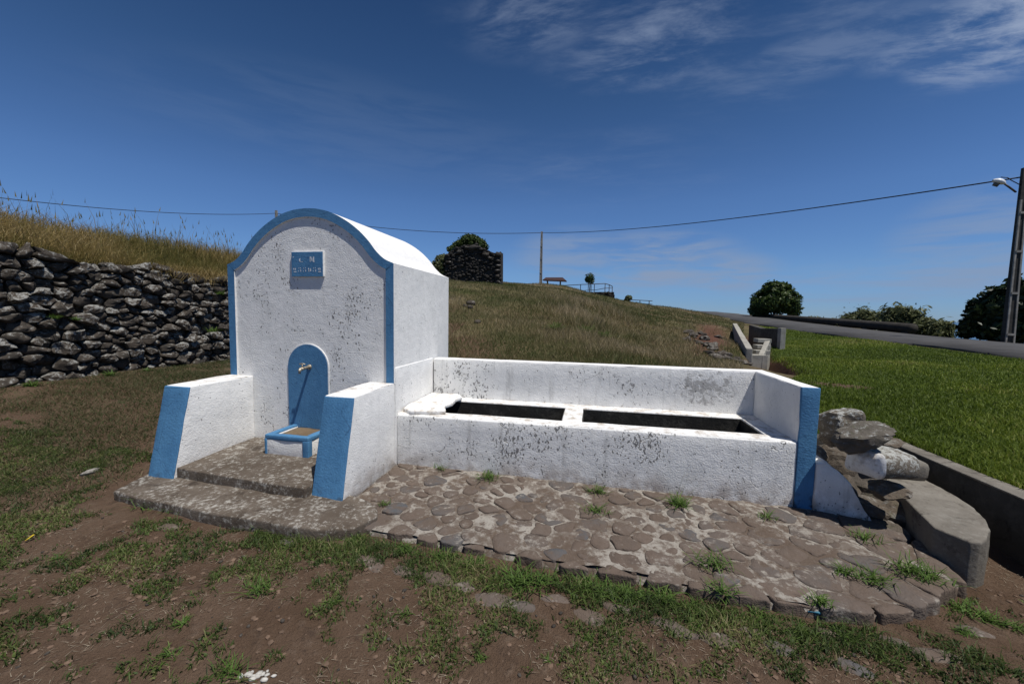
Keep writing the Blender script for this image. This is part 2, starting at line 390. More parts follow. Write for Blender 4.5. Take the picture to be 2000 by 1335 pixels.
M['tile'] = m_simple('red_roof_tile', (.040, .019, .017), .85, 0, 6)
M['timber'] = m_simple('brown_timber', (.075, .045, .03), .8, 0, 8)
M['rail'] = m_simple('railing_metal', (.085, .08, .078), .6, 0, 4)
M['lamp_white'] = m_simple('lamp_housing', (.72, .73, .74), .35, 0, 4, .05)
M['lamp_grey'] = m_simple('lamp_underside', (.12, .125, .13), .35, 0, 4, .1)
M['white_letter'] = m_simple('white_letter_paint', (.72, .74, .76), .8, 0, 40, .1)
M['yellow'] = m_simple('yellow_leaf', (.62, .45, .03), .7, 0, 20, .1)
M['scrap'] = m_simple('blue_plastic_scrap', (.03, .17, .26), .5, 0, 30, .2)
M['pale_rock'] = m_simple('pale_rock', (.30, .28, .25), .95, 0, 18, .4)
M['clod'] = m_simple('soil_clod', (.135, .09, .062), .97, 0, 12, .3)
M['rubble_white'] = m_simple('plaster_crumbs', (.46, .44, .40), .95, 0, 20, .2)
def m_sea():
    t = NT('sea_water'); p = t.pos()
    return t.bsdf((.02, .07, .13), .25, t.bump(t.noise(p, .15, 4), .3, .5), .5)
M['sea'] = m_sea()

# ------------------------------------------------------------------ object helpers
def tag(o, label=None, cat=None, group=None, kind=None):
    if label: o['label'] = label
    if cat: o['category'] = cat
    if group: o['group'] = group
    if kind: o['kind'] = kind
    return o
ORIG = {}
def empty(name, loc, label=None, cat=None, group=None, kind=None):
    o = bpy.data.objects.new(name, None); COL.objects.link(o); o.location = loc; o.empty_display_size = .1
    ORIG[o.name] = Vector(loc)
    return tag(o, label, cat, group, kind)
def add(name, V, F, m, parent=None, smooth=False, centre=True):
    V = np.asarray(V, dtype=np.float64)
    c = V.mean(0) if centre else np.zeros(3)
    if centre: c[2] = V[:, 2].min()
    me = bpy.data.meshes.new(name)
    me.from_pydata((V-c).tolist(), [], F); me.materials.append(M[m] if isinstance(m, str) else m)
    if smooth: me.polygons.foreach_set('use_smooth', np.ones(len(me.polygons), dtype=bool))
    me.update()
    o = bpy.data.objects.new(name, me); COL.objects.link(o)
    base = Vector(c)
    ORIG[o.name] = base.copy()
    if parent is not None: o.parent = parent; o.location = base-ORIG[parent.name]
    else: o.location = base
    return o
def add_tris(name, V, T, tint, m, parent=None, attr='tint'):
    """big joined mesh from arrays: V (n,3), T (k,3)"""
    me = bpy.data.meshes.new(name); n, k = len(V), len(T)
    me.vertices.add(n); me.vertices.foreach_set('co', np.asarray(V, np.float32).ravel())
    me.loops.add(k*3); me.loops.foreach_set('vertex_index', np.asarray(T, np.int32).ravel())
    me.polygons.add(k); me.polygons.foreach_set('loop_start', np.arange(0, k*3, 3, dtype=np.int32))
    me.update(calc_edges=True)
    a = me.attributes.new(attr, 'FLOAT', 'POINT'); a.data.foreach_set('value', np.asarray(tint, np.float32))
    me.materials.append(M[m] if isinstance(m, str) else m)
    o = bpy.data.objects.new(name, me); COL.objects.link(o); ORIG[o.name] = Vector((0, 0, 0))
    if parent is not None: o.parent = parent; o.location = -ORIG[parent.name]
    return o
def box_vf(x0, x1, y0, y1, z0, z1):
    V = [(x, y, z) for z in (z0, z1) for y in (y0, y1) for x in (x0, x1)]
    return V, [(0, 2, 3, 1), (4, 5, 7, 6), (0, 1, 5, 4), (2, 6, 7, 3), (0, 4, 6, 2), (1, 3, 7, 5)]
def rough(V, F, bev=.012, sub=.08, amp=.004, seed=0, freq=5.):
    """bevel, subdivide and slightly wobble a closed form so that no edge is perfectly straight"""
    bm = bmesh.new(); vs_ = [bm.verts.new(v) for v in V]
    for f in F:
        try: bm.faces.new([vs_[i] for i in f])
        except ValueError: pass
    bmesh.ops.recalc_face_normals(bm, faces=bm.faces)
    if bev: bmesh.ops.bevel(bm, geom=[e for e in bm.edges if len(e.link_faces) == 2 and e.calc_face_angle(0) > .3], offset=bev, segments=2, profile=.6, affect='EDGES', clamp_overlap=True)
    if sub:
        for _ in range(7):
            L = [e for e in bm.edges if e.calc_length() > sub*1.6]
            if not L: break
            bmesh.ops.subdivide_edges(bm, edges=L, cuts=1, use_grid_fill=True)
            if len(bm.verts) > 6000: break
        bmesh.ops.triangulate(bm, faces=[f for f in bm.faces if len(f.verts) > 4])
    bm.normal_update()
    sv = Vector((seed*3.1, seed*1.7, seed*.9))
    D = [(v, v.normal*(amp*(mnoise.noise(v.co*freq+sv)+.5*mnoise.noise(v.co*freq*3.1+sv)))) for v in bm.verts]
    for v, d in D: v.co += d
    bm.verts.index_update()
    V2 = [tuple(v.co) for v in bm.verts]; F2 = [tuple(v.index for v in f.verts) for f in bm.faces]
    bm.free(); return V2, F2
def rbox(name, b, m, parent=None, bev=.012, sub=.1, amp=.004, seed=0, smooth=True):
    V, F = rough(*box_vf(*b), bev, sub, amp, seed)
    return add(name, V, F, m, parent, smooth)
def prism(poly, axis, a, b):
    """polygon (2D pairs) extruded along axis 'x','y' or 'z' from a to b"""
    def P(u, v, w): return {'x': (w, u, v), 'y': (u, w, v), 'z': (u, v, w)}[axis]
    n = len(poly); V = [P(u, v, a) for u, v in poly]+[P(u, v, b) for u, v in poly]
    F = [tuple(range(n))[::-1], tuple(range(n, 2*n))]+[(i, (i+1) % n, n+(i+1) % n, n+i) for i in range(n)]
    return V, F
def tube(path, rad, n=8, cap=True):
    path = [Vector(p) for p in path]; rad = rad if isinstance(rad, (list, tuple)) else [rad]*len(path)
    V, F = [], []
    for i, p in enumerate(path):
        d = (path[min(i+1, len(path)-1)]-path[max(i-1, 0)]).normalized()
        a = d.cross(Vector((0, 0, 1)) if abs(d.z) < .95 else Vector((1, 0, 0))).normalized(); b = d.cross(a)
        for k in range(n):
            t = 2*math.pi*k/n; V.append(tuple(p+(a*math.cos(t)+b*math.sin(t))*rad[i]))
    for i in range(len(path)-1):
        for k in range(n): F.append((i*n+k, i*n+(k+1) % n, (i+1)*n+(k+1) % n, (i+1)*n+k))
    if cap: F += [tuple(range(n))[::-1], tuple(range((len(path)-1)*n, len(path)*n))]
    return V, F
def merge(*vfs):
    V, F = [], []
    for v, f in vfs:
        o = len(V); V += list(v); F += [tuple(i+o for i in g) for g in f]
    return V, F
def catmull(pts, k=5):
    P = [pts[0]]+list(pts)+[pts[-1]]; out = []
    for i in range(1, len(P)-2):
        for j in range(k):
            t = j/k
            out.append(tuple(.5*((2*b)+(-a+c)*t+(2*a-5*b+4*c-d)*t*t+(-a+3*b-3*c+d)*t**3) for a, b, c, d in zip(P[i-1], P[i], P[i+1], P[i+2])))
    out.append(tuple(pts[-1])); return out
def rock_vf(rng, c, r, sub=3, rough_=.22, cuts=5, rot=None, fine=.05):
    bm = bmesh.new(); bmesh.ops.create_icosphere(bm, subdivisions=sub, radius=1)
    s = Vector((rng.uniform(-50, 50), rng.uniform(-50, 50), rng.uniform(-50, 50)))
    planes = []
    for _ in range(cuts):
        n = Vector((rng.gauss(0, 1), rng.gauss(0, 1), rng.gauss(0, 1))).normalized(); planes.append((n, rng.uniform(.55, .85)))
    rotm_ = rot if rot is not None else Matrix.Rotation(rng.uniform(0, 6.28), 3, 'Z')
    V = []
    for v in bm.verts:
        p = v.co.copy()
        for n, d in planes:
            k = p.dot(n)-d
            if k > 0: p -= n*k*.92
        p *= 1+rough_*mnoise.noise(p*1.6+s)+fine*mnoise.noise(p*5+s)+fine*.5*mnoise.noise(p*11+s)
        p = rotm_ @ Vector((p.x*r[0], p.y*r[1], p.z*r[2]))
        V.append(tuple(p+Vector(c)))
    F = [tuple(v.index for v in f.verts) for f in bm.faces]; bm.free()
    return V, F
def clip_poly(poly, n, d):
    out_ = []
    for i in range(len(poly)):
        a, b = poly[i], poly[(i+1) % len(poly)]
        da, db = a[0]*n[0]+a[1]*n[1]-d, b[0]*n[0]+b[1]*n[1]-d
        if da <= 0: out_.append(a)
        if (da < 0 < db) or (db < 0 < da):
            t = da/(da-db); out_.append((a[0]+(b[0]-a[0])*t, a[1]+(b[1]-a[1])*t))
    return out_
def voronoi(seeds, bound, gap=0.0):
    S = np.array(seeds); cells = []
    for i, s in enumerate(S):
        o = np.argsort(((S-s)**2).sum(1))[1:26]; poly = list(bound)
        for j in o:
            n = S[j]-s; L = math.hypot(*n)
            if L < 1e-6: continue
            n = n/L; mid = (S[j]+s)/2
            poly = clip_poly(poly, n, float(mid@n)-gap)
            if len(poly) < 3: break
        cells.append(poly if len(poly) >= 3 else None)
    return cells
def chaikin(poly, it=1, w=.25):
    for _ in range(it):
        q = []
        for i in range(len(poly)):
            a, b = poly[i], poly[(i+1) % len(poly)]
            q.append((a[0]*(1-w)+b[0]*w, a[1]*(1-w)+b[1]*w)); q.append((a[0]*w+b[0]*(1-w), a[1]*w+b[1]*(1-w)))
        poly = q
    return poly
def area(poly):
    return abs(sum(poly[i][0]*poly[(i+1) % len(poly)][1]-poly[(i+1) % len(poly)][0]*poly[i][1] for i in range(len(poly))))/2
def dedupe(poly, eps):
    q = []
    for p in poly:
        if not q or math.hypot(p[0]-q[-1][0], p[1]-q[-1][1]) > eps: q.append(p)
    if len(q) > 1 and math.hypot(q[0][0]-q[-1][0], q[0][1]-q[-1][1]) <= eps: q.pop()
    return q

# ------------------------------------------------------------------ terrain
def tps_fit(P):
    P = np.array(P, float); X = P[:, :2]/20; n = len(P)
    r = np.sqrt(((X[:, None]-X[None])**2).sum(2)); K = np.where(r > 0, r**2*np.log(np.maximum(r, 1e-9)), 0)
    K += np.eye(n)*1e-4
    Q = np.c_[np.ones(n), X]; A = np.block([[K, Q], [Q.T, np.zeros((3, 3))]])
    return X, np.linalg.solve(A, np.r_[P[:, 2], 0, 0, 0])
def tps(fit, x, y):
    X, w = fit; x = np.asarray(x, float)/20; y = np.asarray(y, float)/20; z = w[-3]+w[-2]*x+w[-1]*y
    for (a, b), k in zip(X, w[:-3]):
        r2 = (x-a)**2+(y-b)**2; z = z+k*.5*r2*np.log(np.maximum(r2, 1e-12))
    return z
SH = [(-6.2, -5, .35), (-6.2, -2, .4), (-6.2, .4, .45), (-6.2, 2.2, .45), (-6.2, 4.2, .45), (-6.3, 6.5, .6), (-4.2, -2.5, .1), (-4.2, -.5, .17), (-4, 1.5, .28), (-3.2, 3.5, .36), (-2.7, -.6, .0), (-2.6, .8, .1), (-2.3, -1.4, -.05), (-2.4, 2.2, .22)]
LOW = SH+[(-2.6, -2.4, -.07), (-1.9, -1.4, -.035), (-.8, -1.47, -.05), (0.4, -1.40, -.075), (1.5, -1.40, -.115), (2.5, -1.45, -.135), (3.6, -1.45, -.155), (4.35, -1.1, -.17), (1.5, -2.1, -.15), (3, -2.1, -.18), (5.2, -1.2, -.22), (5.2, .4, -.2), (4.6, .9, -.15), (0, -3.5, -.17), (2, -4, -.2), (4.5, -3.5, -.22), (-3, -4.5, 0.), (8, -3, -.2), (0, -8, -.2), (5, -8, -.2), (-6, -8, .2), (1, 0, -.22), (3, 0, -.25), (-1, 0, -.2), (5.2, 1.3, -.2)]
ROAD = [(-40, .2), (-20, .35), (0, .5), (10, .64), (14, .74), (20, .86), (26, 1.08), (30, 1.25), (33, 1.38), (40, 1.74), (47, 2.07), (55, 2.40), (65, 2.5), (80, 2.45), (110, 1.8)]
def road_z(y): return np.interp(y, [a for a, b in ROAD], [b for a, b in ROAD])
RX0, RX1 = 14.0, 18.7
HIGH = SH+[(0.5, 1.5, .22), (3, 1.5, .26), (-1, 2.2, .28), (1, 3, .38), (3.4, 3, .42), (5.6, 1, .26), (5.6, -.5, .24), (6, 4, .38), (8.4, 8, .50), (10, 12, .62), (12.5, 16, .72), (10, 5, .44), (9, 0, .3), (8, -4, .2), (-6.3, 9, 1.0)]
for y, z in ROAD: HIGH += [(RX0-.4, y, z-.06), (RX1+.4, y, z-.06), (RX1+3, y, z-.25), (RX1+14, y, z-3.2), (RX1+60, y, z-18)]
for az, d, s in [(-10, 9, -.105), (-10, 15, .008), (-10, 25, .0665), (-10, 40, .0722), (-10, 60, .060), (-20, 9, -.09), (-20, 15, .02), (-20, 25, .076), (-20, 40, .085), (-20, 60, .075),
                 (-3.5, 9, -.105), (-3.5, 15, .0), (-3.5, 25, .058), (-3.5, 40, .0700), (-3.5, 60, .050), (3, 9, -.105), (3, 15, -.024), (3, 25, .024), (3, 40, .0325), (3, 58, .030),
                 (8, 10, -.095), (8, 16, -.025), (8, 25, .010), (8, 40, .023), (8, 60, .018), (13, 11, -.095), (13, 15, -.05), (13, 20, -.020), (13, 28, .000), (13, 40, .0135),
                 (16.5, 11, -.098), (16.5, 13.2, -.074), (16.6, 15.5, -.048), (16.6, 20, -.019), (16.5, 28, -.010), (20, 12, -.1), (20.5, 16, -.078), (21, 22, -.045), (23.5, 19, -.056), (23.5, 26, -.031),
                 (-32, 20, .07), (-32, 40, .08), (-32, 70, .06), (-45, 30, .055), (-45, 60, .045), (-60, 40, .05), (-10, 100, .02), (3, 100, .005), (-30, 120, .03), (-60, 110, .02)]:
    HIGH.append(pol(az, d, s))
HIGH += [(-30, -10, 2.5), (-60, -20, 2.5), (-100, 0, 1), (0, 250, -25), (-150, 200, -20), (-200, 0, -5), (0, -100, -3), (-100, -150, -5), (60, -100, -6), (150, 100, -45), (150, 250, -50), (150, -100, -45), (20, 160, -2)]
fL, fH = tps_fit(LOW), tps_fit(HIGH)
WX = -6.62                                              # back of the dry stone wall: the bank starts here
def height(x, y):
    x = np.asarray(x, float); y = np.asarray(y, float)
    lo, hi_ = tps(fL, np.clip(x, -9, 9), np.clip(y, -9, 3)), tps(fH, x, y)
    t = sstep(-2.2, -1.2, x)                            # left of the block the two levels run together
    ml = sstep(-1.5, 3.2, y); mr_ = sstep(1.115, 1.165, y)
    m = ml*(1-t)+mr_*t
    m = np.maximum(m, sstep(5.315, 5.365, x)); m = np.where(y < -9, np.maximum(m, sstep(-9, -14, y)), m)
    z = lo*(1-m)+hi_*m
    bank = 2.20+.16*sstep(2.5, -1.0, y)+.74*sstep(-6.6, -9.2, x)+.012*np.clip(-9.5-x, 0, 60)+.22*(fbm(x*.5, y*.5, 5, 3)-.5)
    bank = bank+.10*sstep(3, -3, y)
    fade = sstep(12.5, 8.5, y)*sstep(-60, -40, x)
    z = np.where(x < WX, np.maximum(z, bank*fade+z*(1-fade)), z)
    d = np.hypot(x-CAM.x, y-CAM.y)
    z = z+(fbm(x*.35, y*.35, 3, 3)-.5)*np.clip((d-7)/20, 0, 1)*.45*np.where((x > RX0-2) & (x < RX1+2), 0, 1)
    near = sstep(9, 5, d)
    z = z+near*((fbm(x*1.7, y*1.7, 9, 4)-.5)*.05+(fbm(x*9, y*9, 13, 3)-.5)*.018)
    # eroded hollow in the hillside above the ditch
    hx, hy, _ = pol(14.2, 18.5, 0)
    z = z-.55*np.exp(-(((x-hx)/1.5)**2+((y-hy)/1.1)**2))
    t_ = np.clip((y-7.2)/9.5, 0, 1); lx = 6.55+t_*2.55; inr = sstep(5.5, 7.5, y)*sstep(18.5, 17.0, y)
    z = z-.75*np.exp(-((x-lx)/.42)**4)*inr
    return z
def H1(x, y): return float(height(np.array([x]), np.array([y]))[0])
def gridline(segs):
    v = []
    for a, b, st in segs: v += list(np.arange(a, b, st))
    return np.array(sorted(set(np.round(v, 4))))
gx = gridline([(-400, -100, 20), (-100, -30, 5), (-30, -12, .9), (-12, -6.8, .25), (-6.8, 5.2, .075), (5.2, 5.5, .02), (5.5, 8, .12), (8, 20, .3), (20, 50, 1.5), (50, 300, 14)])
gx = np.sort(np.r_[gx, [WX-.01, WX+.01, -6.4]])
gy = gridline([(-250, -50, 25), (-50, -10, 4), (-10, -4, .4), (-4, 1.05, .07), (1.05, 1.25, .02), (1.25, 4, .12), (4, 14, .22), (14, 40, .4), (40, 70, 1.0), (70, 130, 4), (130, 420, 20)])
GX, GY = np.meshgrid(gx, gy); GZ = height(GX, GY)
def border_lawn(y): return np.interp(y, [1.2, 3, 6, 7.2, 16.7, 18.6, 21], [3.95, 4.6, 6.7, 7.0, 9.55, 10.2, 12.2])
def border_hill(y): return np.interp(y, [1.2, 3, 6, 7.2, 16.7, 18.6, 21], [3.95, 4.6, 6.1, 6.2, 8.7, 10.2, 14.5])
def cover(x, y):
    """r: green turf, g: dry grass, b: red bare soil"""
    d = np.hypot(x-CAM.x, y-CAM.y); n = fbm(x*.6, y*.6, 21, 4)
    low_ = (y < 1.14) & (x < 5.34) & (x > WX)
    lawn = ((x > 5.33) | ((y > 1.14) & (x > 3.9))) & (x > np.where(y > 1.2, border_lawn(y), 0)) & (x < RX0) & (y < 26)
    g = np.where(lawn, .95, .32); dr = np.where(lawn, .0, .55)
    left = sstep(-2.0, -3.2, x)
    g = np.where(low_, .12+.20*left, g); dr = np.where(low_, .02+.05*left, dr)
    lf = (x > WX) & (x < -1.8) & (y < 8); g = np.where(lf & ~low_, .34, g); dr = np.where(lf & ~low_, .16, dr)
    hill = (~low_) & (~lawn) & ~((x > WX) & (x < -1.8) & (y < 8))
    g = np.where(hill, .25+.9*(n-.5), g); dr = np.where(hill, .62-.5*(fbm(x*.4, y*.4, 33, 3)-.5), dr)
    bank = (x < WX) & (y < 13); g = np.where(bank, .2, g); dr = np.where(bank, .85, dr)
    az = np.degrees(np.arctan2(x-CAM.x, y-CAM.y)); red = np.exp(-((az-15.2)/2.0)**2-((d-16.5)/4.0)**2)*1.3
    red = red+.5*np.exp(-((az+18)/4.)**2-((d-10)/3.)**2)
    lx = 6.55+np.clip((y-7.2)/9.5, 0, 1)*2.55; dit = np.exp(-((x-lx)/.6)**4)*sstep(5.5, 7.5, y)*sstep(18.5, 17., y)
    red = np.maximum(red, .8*dit)
    g = g-.9*red; dr = dr-.5*red
    bp = np.exp(-((x-6.6)/.75)**2-((y-4.6)/.35)**2); g = np.where(lawn, g-.75*bp, g)
    return np.clip(g, 0, 1), np.clip(dr, 0, 1), np.clip(red, 0, 1)
def make_ground():
    ny, nx = GX.shape; V = np.stack([GX, GY, GZ], 2).reshape(-1, 3)
    i = np.arange(ny*nx).reshape(ny, nx); Q = np.stack([i[:-1, :-1], i[:-1, 1:], i[1:, 1:], i[1:, :-1]], 2).reshape(-1, 4)
    me = bpy.data.meshes.new('ground'); k = len(Q)
    me.vertices.add(len(V)); me.vertices.foreach_set('co', V.astype(np.float32).ravel())
    me.loops.add(k*4); me.loops.foreach_set('vertex_index', Q.astype(np.int32).ravel())
    me.polygons.add(k); me.polygons.foreach_set('loop_start', np.arange(0, k*4, 4, dtype=np.int32)); me.update(calc_edges=True)
    me.polygons.foreach_set('use_smooth', np.ones(k, dtype=bool))
    r, g, b = cover(V[:, 0], V[:, 1]); a = me.color_attributes.new('cover', 'FLOAT_COLOR', 'POINT')
    a.data.foreach_set('color', np.stack([r, g, b, np.ones_like(r)], 1).astype(np.float32).ravel())
    me.materials.append(M['ground']); o = bpy.data.objects.new('ground', me); COL.objects.link(o); ORIG[o.name] = Vector((0, 0, 0))
    return tag(o, 'brown soil ground rising into a grassy hillside', None, None, 'structure')
ground = make_ground()
sea = add('sea', [(-40000, -40000, -52), (40000, -40000, -52), (40000, 40000, -52), (-40000, 40000, -52)], [(0, 1, 2, 3)], 'sea', None, False, False)
tag(sea, 'distant blue sea below the road', kind='structure')

# road
ys = np.arange(-40, 112, 1.0); V, F = [], []
for y in ys:
    z = float(road_z(y))
    for x, dz in ((RX0-.05*math.sin(y*.9), -.10), (RX0+.02, .0), ((RX0+RX1)/2, .06), (RX1-.02, .0), (RX1+.05*math.sin(y*1.1), -.10)): V.append((x, y, z+dz+.02))
for i in range(len(ys)-1):
    for k in range(4): F.append((i*5+k, i*5+k+1, i*5+5+k+1, i*5+5+k))
tag(add('road', V, F, 'asphalt', None, True, False), 'narrow grey asphalt road climbing past the lawn', kind='structure')

# ------------------------------------------------------------------ fountain
FO = empty('public_fountain', (-1.01, .3, -.1), 'white plastered public fountain with arched top and blue painted trim', 'fountain')
CX = -1.01
half = [(-1.01, 2.10), (-.905, 2.146), (-.812, 2.228), (-.734, 2.325), (-.62, 2.438), (-.48, 2.54), (-.308, 2.628), (-.145, 2.672), (0, 2.684)]
left = catmull(half, 5); prof = [(CX+x, z) for x, z in left]+[(CX-x, z) for x, z in left[::-1][1:]]
X0, X1, YB = -2.02, 0.0, 1.592
# body: front, sides and back below the vault
bodyV, bodyF = [], []
def grid_patch(P, nu, nv):
    """bilinear grid with small noise from a function P(u,v)"""
    V = [P(i/nu, j/nv) for j in range(nv+1) for i in range(nu+1)]
    F = [(j*(nu+1)+i, j*(nu+1)+i+1, (j+1)*(nu+1)+i+1, (j+1)*(nu+1)+i) for j in range(nv) for i in range(nu)]
    return V, F
def profz(x):
    xs = [a for a, b in prof]; zs = [b for a, b in prof]; return float(np.interp(x, xs, zs))
nb = len(prof)
frontV = [(x, 0.0, -.12) for x, z in prof]+[(x, 0.0, z) for x, z in prof]
frontF = [(i, i+1, nb+i+1, nb+i) for i in range(nb-1)]
front = add('front_wall', frontV, frontF, 'plaster', FO)
rightV, rightF = grid_patch(lambda u, v: (X1, YB*u, -.12+2.22*v), 16, 22)
rightV = [(x+.006*mnoise.noise(Vector((1, y*3, z*3)))*(1 if 0 < y < YB and z < 2.05 else 0), y, z) for x, y, z in rightV]
add('side_wall', rightV, rightF, 'plaster_side', FO, True)
add('side_wall', *grid_patch(lambda u, v: (X0, YB*(1-u), -.12+2.22*v), 2, 2), 'plaster_side', FO)
add('back_wall', [(x, YB, z) for x, y, z in frontV], [f[::-1] for f in frontF], 'plaster_side', FO)
rv = [(x, y, z) for y in np.linspace(0, YB, 9) for x, z in prof]
add('vaulted_roof', rv, [(j*nb+i, j*nb+i+1, (j+1)*nb+i+1, (j+1)*nb+i) for j in range(8) for i in range(nb-1)], 'roof_white', FO, True)
# blue arched trim, standing 2 cm proud of the front
TW, TD = .088, .020
inner = []
for i, (x, z) in enumerate(prof):
    a, b = prof[max(i-1, 0)], prof[min(i+1, nb-1)]; t = Vector((b[0]-a[0], b[1]-a[1])).normalized(); n = Vector((t.y, -t.x))
    inner.append((x+n.x*TW, z+n.y*TW))
inner[0] = (X0+TW, 2.035); inner[-1] = (X1-TW, 2.035)
inner = [(min(max(x, X0+TW), X1-TW), z) for x, z in inner]
ZT = .853
outer_l = [(X0, ZT)]+prof+[(X1, ZT)]; inner_l = [(X0+TW, ZT)]+inner+[(X1-TW, ZT)]
k = len(outer_l)
tv = [(x, -TD, z) for x, z in outer_l]+[(x, -TD, z) for x, z in inner_l]+[(x, 0.0, z) for x, z in outer_l]+[(x, .004, z) for x, z in inner_l]
tf = []
for i in range(k-1):
    tf.append((i, k+i, k+i+1, i+1))
trim = add('arch_trim', tv, tf+[(0, 2*k, 3*k, k), (k-1, 2*k-1, 4*k-1, 3*k-1)], 'blue', FO)
add('trim_edge', tv, [(k+i, 3*k+i, 3*k+i+1, k+i+1) for i in range(k-1)]+[(i, i+1, 2*k+i+1, 2*k+i) for i in range(k-1)], 'roof_white', FO)
# thicker plaster low on the right flank
rbox('plaster_skirt', (-.02, .011, .004, 1.004, -.12, 1.02), 'plaster_side', FO, .008, .12, .003, 3)
# niche panel
def arch_poly(xl, xr, zb, zt):
    r = (xr-xl)/2; c = (xl+xr)/2; zc = zt-r
    return [(xl, zb), (xr, zb)]+[(c+r*math.cos(a), zc+r*math.sin(a)) for a in np.linspace(0, math.pi, 25)]
na = arch_poly(-1.276, -.770, .30, 1.240); nbp = arch_poly(-1.270, -.780, .30, 1.232)
pn = add('niche_surround', *prism(na, 'y', .02, -.012), 'roof_white', FO)
add('niche_panel', *prism(nbp, 'y', -.002, -.0155), 'blue', FO)
# plaque with worn stencilled characters
plq = add('plaque', *rough(*box_vf(-1.192, -.806, -.024, .01, 1.966, 2.232), .004, 0, 0), 'roof_white', FO)
pf = add('plaque_face', *rough(*box_vf(-1.189, -.811, -.0275, -.020, 1.963, 2.226), .003, 0, 0), 'blue', plq)
def PZ(px, py): return (-1.189+.378*(px-245)/1140, 2.226-.263*(py-215)/915)
glyphs = [[(303, 385), (330, 385), (325, 430), (305, 425)],
          [(565, 450), (590, 465), (570, 500), (572, 540), (600, 578), (570, 585), (540, 555), (528, 510), (540, 470)], [(610, 572), (670, 568), (668, 585), (612, 588)],
          [(925, 395), (948, 395), (948, 590), (928, 590)], [(945, 395), (975, 395), (1020, 545), (1005, 580)], [(1045, 400), (1085, 400), (1085, 560), (1098, 592), (1040, 592), (1050, 560)], [(1020, 500), (1045, 410), (1050, 440), (1026, 540)],
          ]
def digit2(x, y=800): return [[(x, y+20), (x+22, y+5), (x+34, y+62), (x+24, y+85), (x, y+58)], [(x+58, y), (x+84, y+15), (x+100, y+60), (x+88, y+82), (x+62, y+84)], [(x+12, y+133), (x+112, y+130), (x+116, y+160), (x+16, y+166)]]
def digit5(x, y=800): return [[(x+18, y), (x+40, y+5), (x+38, y+40), (x+22, y+36)], [(x+82, y-12), (x+108, y+4), (x+96, y+30), (x+78, y+18)], [(x+80, y+60), (x+104, y+72), (x+116, y+120), (x+106, y+146), (x+84, y+142), (x+94, y+104)], [(x, y+108), (x+28, y+108), (x+26, y+142), (x+4, y+142)]]
def digit9(x, y=800): return [[(x+12, y+6), (x+34, y+10), (x+52, y+70), (x+40, y+92), (x+6, y+52)], [(x+12, y+100), (x+50, y+105), (x+48, y+146), (x+28, y+150)], [(x+86, y+4), (x+108, y+40), (x+122, y+100), (x+104, y+138), (x+84, y+138)]]
chars = [('letter', glyphs[1:3]), ('letter', glyphs[3:7]), ('full_stop', glyphs[:1])]
for d, x in ((digit2, 312), (digit5, 488), (digit5, 668), (digit9, 850), (digit5, 1030), (digit2, 1214)): chars.append(('digit', d(x)))
for nm_, gl in chars:
    LV, LF = [], []
    for g in gl:
        o_ = len(LV); LV += [(PZ(*q)[0], -.0287, PZ(*q)[1]) for q in g]; LF.append(tuple(range(o_, o_+len(g))))
    add(nm_, LV, LF, 'white_letter', plq)
# tap
tapV = merge(tube([(-1.0, -.012, .988), (-1.0, -.10, .984), (-1.0, -.150, .979)], [.017, .016, .018], 10),
             tube([(-1.0, -.148, .988), (-1.0, -.166, .966), (-1.0, -.170, .935)], [.017, .015, .0135], 10), tube([(-1.0, -.010, .988), (-1.0, -.024, .988)], .027, 12))
tp = add('tap', *tapV, 'brass', FO, True)
add('tap_handle', *merge(tube([(-1.0, -.125, .99), (-1.0, -.125, 1.03)], [.010, .007], 8), tube([(-1.035, -.125, 1.03), (-1.0, -.125, 1.036), (-.965, -.125, 1.03)], [.006, .007, .006], 8)), 'brass', tp, True)
# wing walls: battered fronts painted blue
def wing(xa, xb, seed, z_out, z_in):
    prof_ = [(.0, -.12), (-.945, -.12), (-.925, .0), (-.735, .845), (-.72, .857), (.0, .853)]
    V, F = rough(*prism(prof_, 'x', xa, xb), .010, .09, .004, seed)
    w = add('wing_wall', V, F, 'plaster_side', FO, True)
    V, F = rough(*prism([(-.725, .855), (-.2, .862), (-.003, .857), (-.003, .845), (-.725, .845)], 'x', xa+.002, xb-.002), .006, .07, .003, seed+4)
    add('wing_cap', V, F, 'wash_top', w, True)
    n = Vector((0, -.845, -.19)).normalized()
    fv = []
    fp = [(xa-.001, -.08), (xb+.001, -.08), (xb+.001, .849), (xa-.001, .849)]
    for off in (-.010, .0065):
        for x, z in fp:
            y = -.925+.19*(z/.845); fv.append((x, y+n.y*off, z+n.z*off))
    V, F = rough(fv, [(0, 1, 2, 3), (4, 7, 6, 5), (0, 4, 5, 1), (1, 5, 6, 2), (2, 6, 7, 3), (3, 7, 4, 0)], .004, .06, .003, seed+7)
    add('blue_end_face', V, F, 'blue', w, True)
wing(-.288, 0.0, 1, 0, 0); wing(-2.02, -1.738, 2, 0, 0)
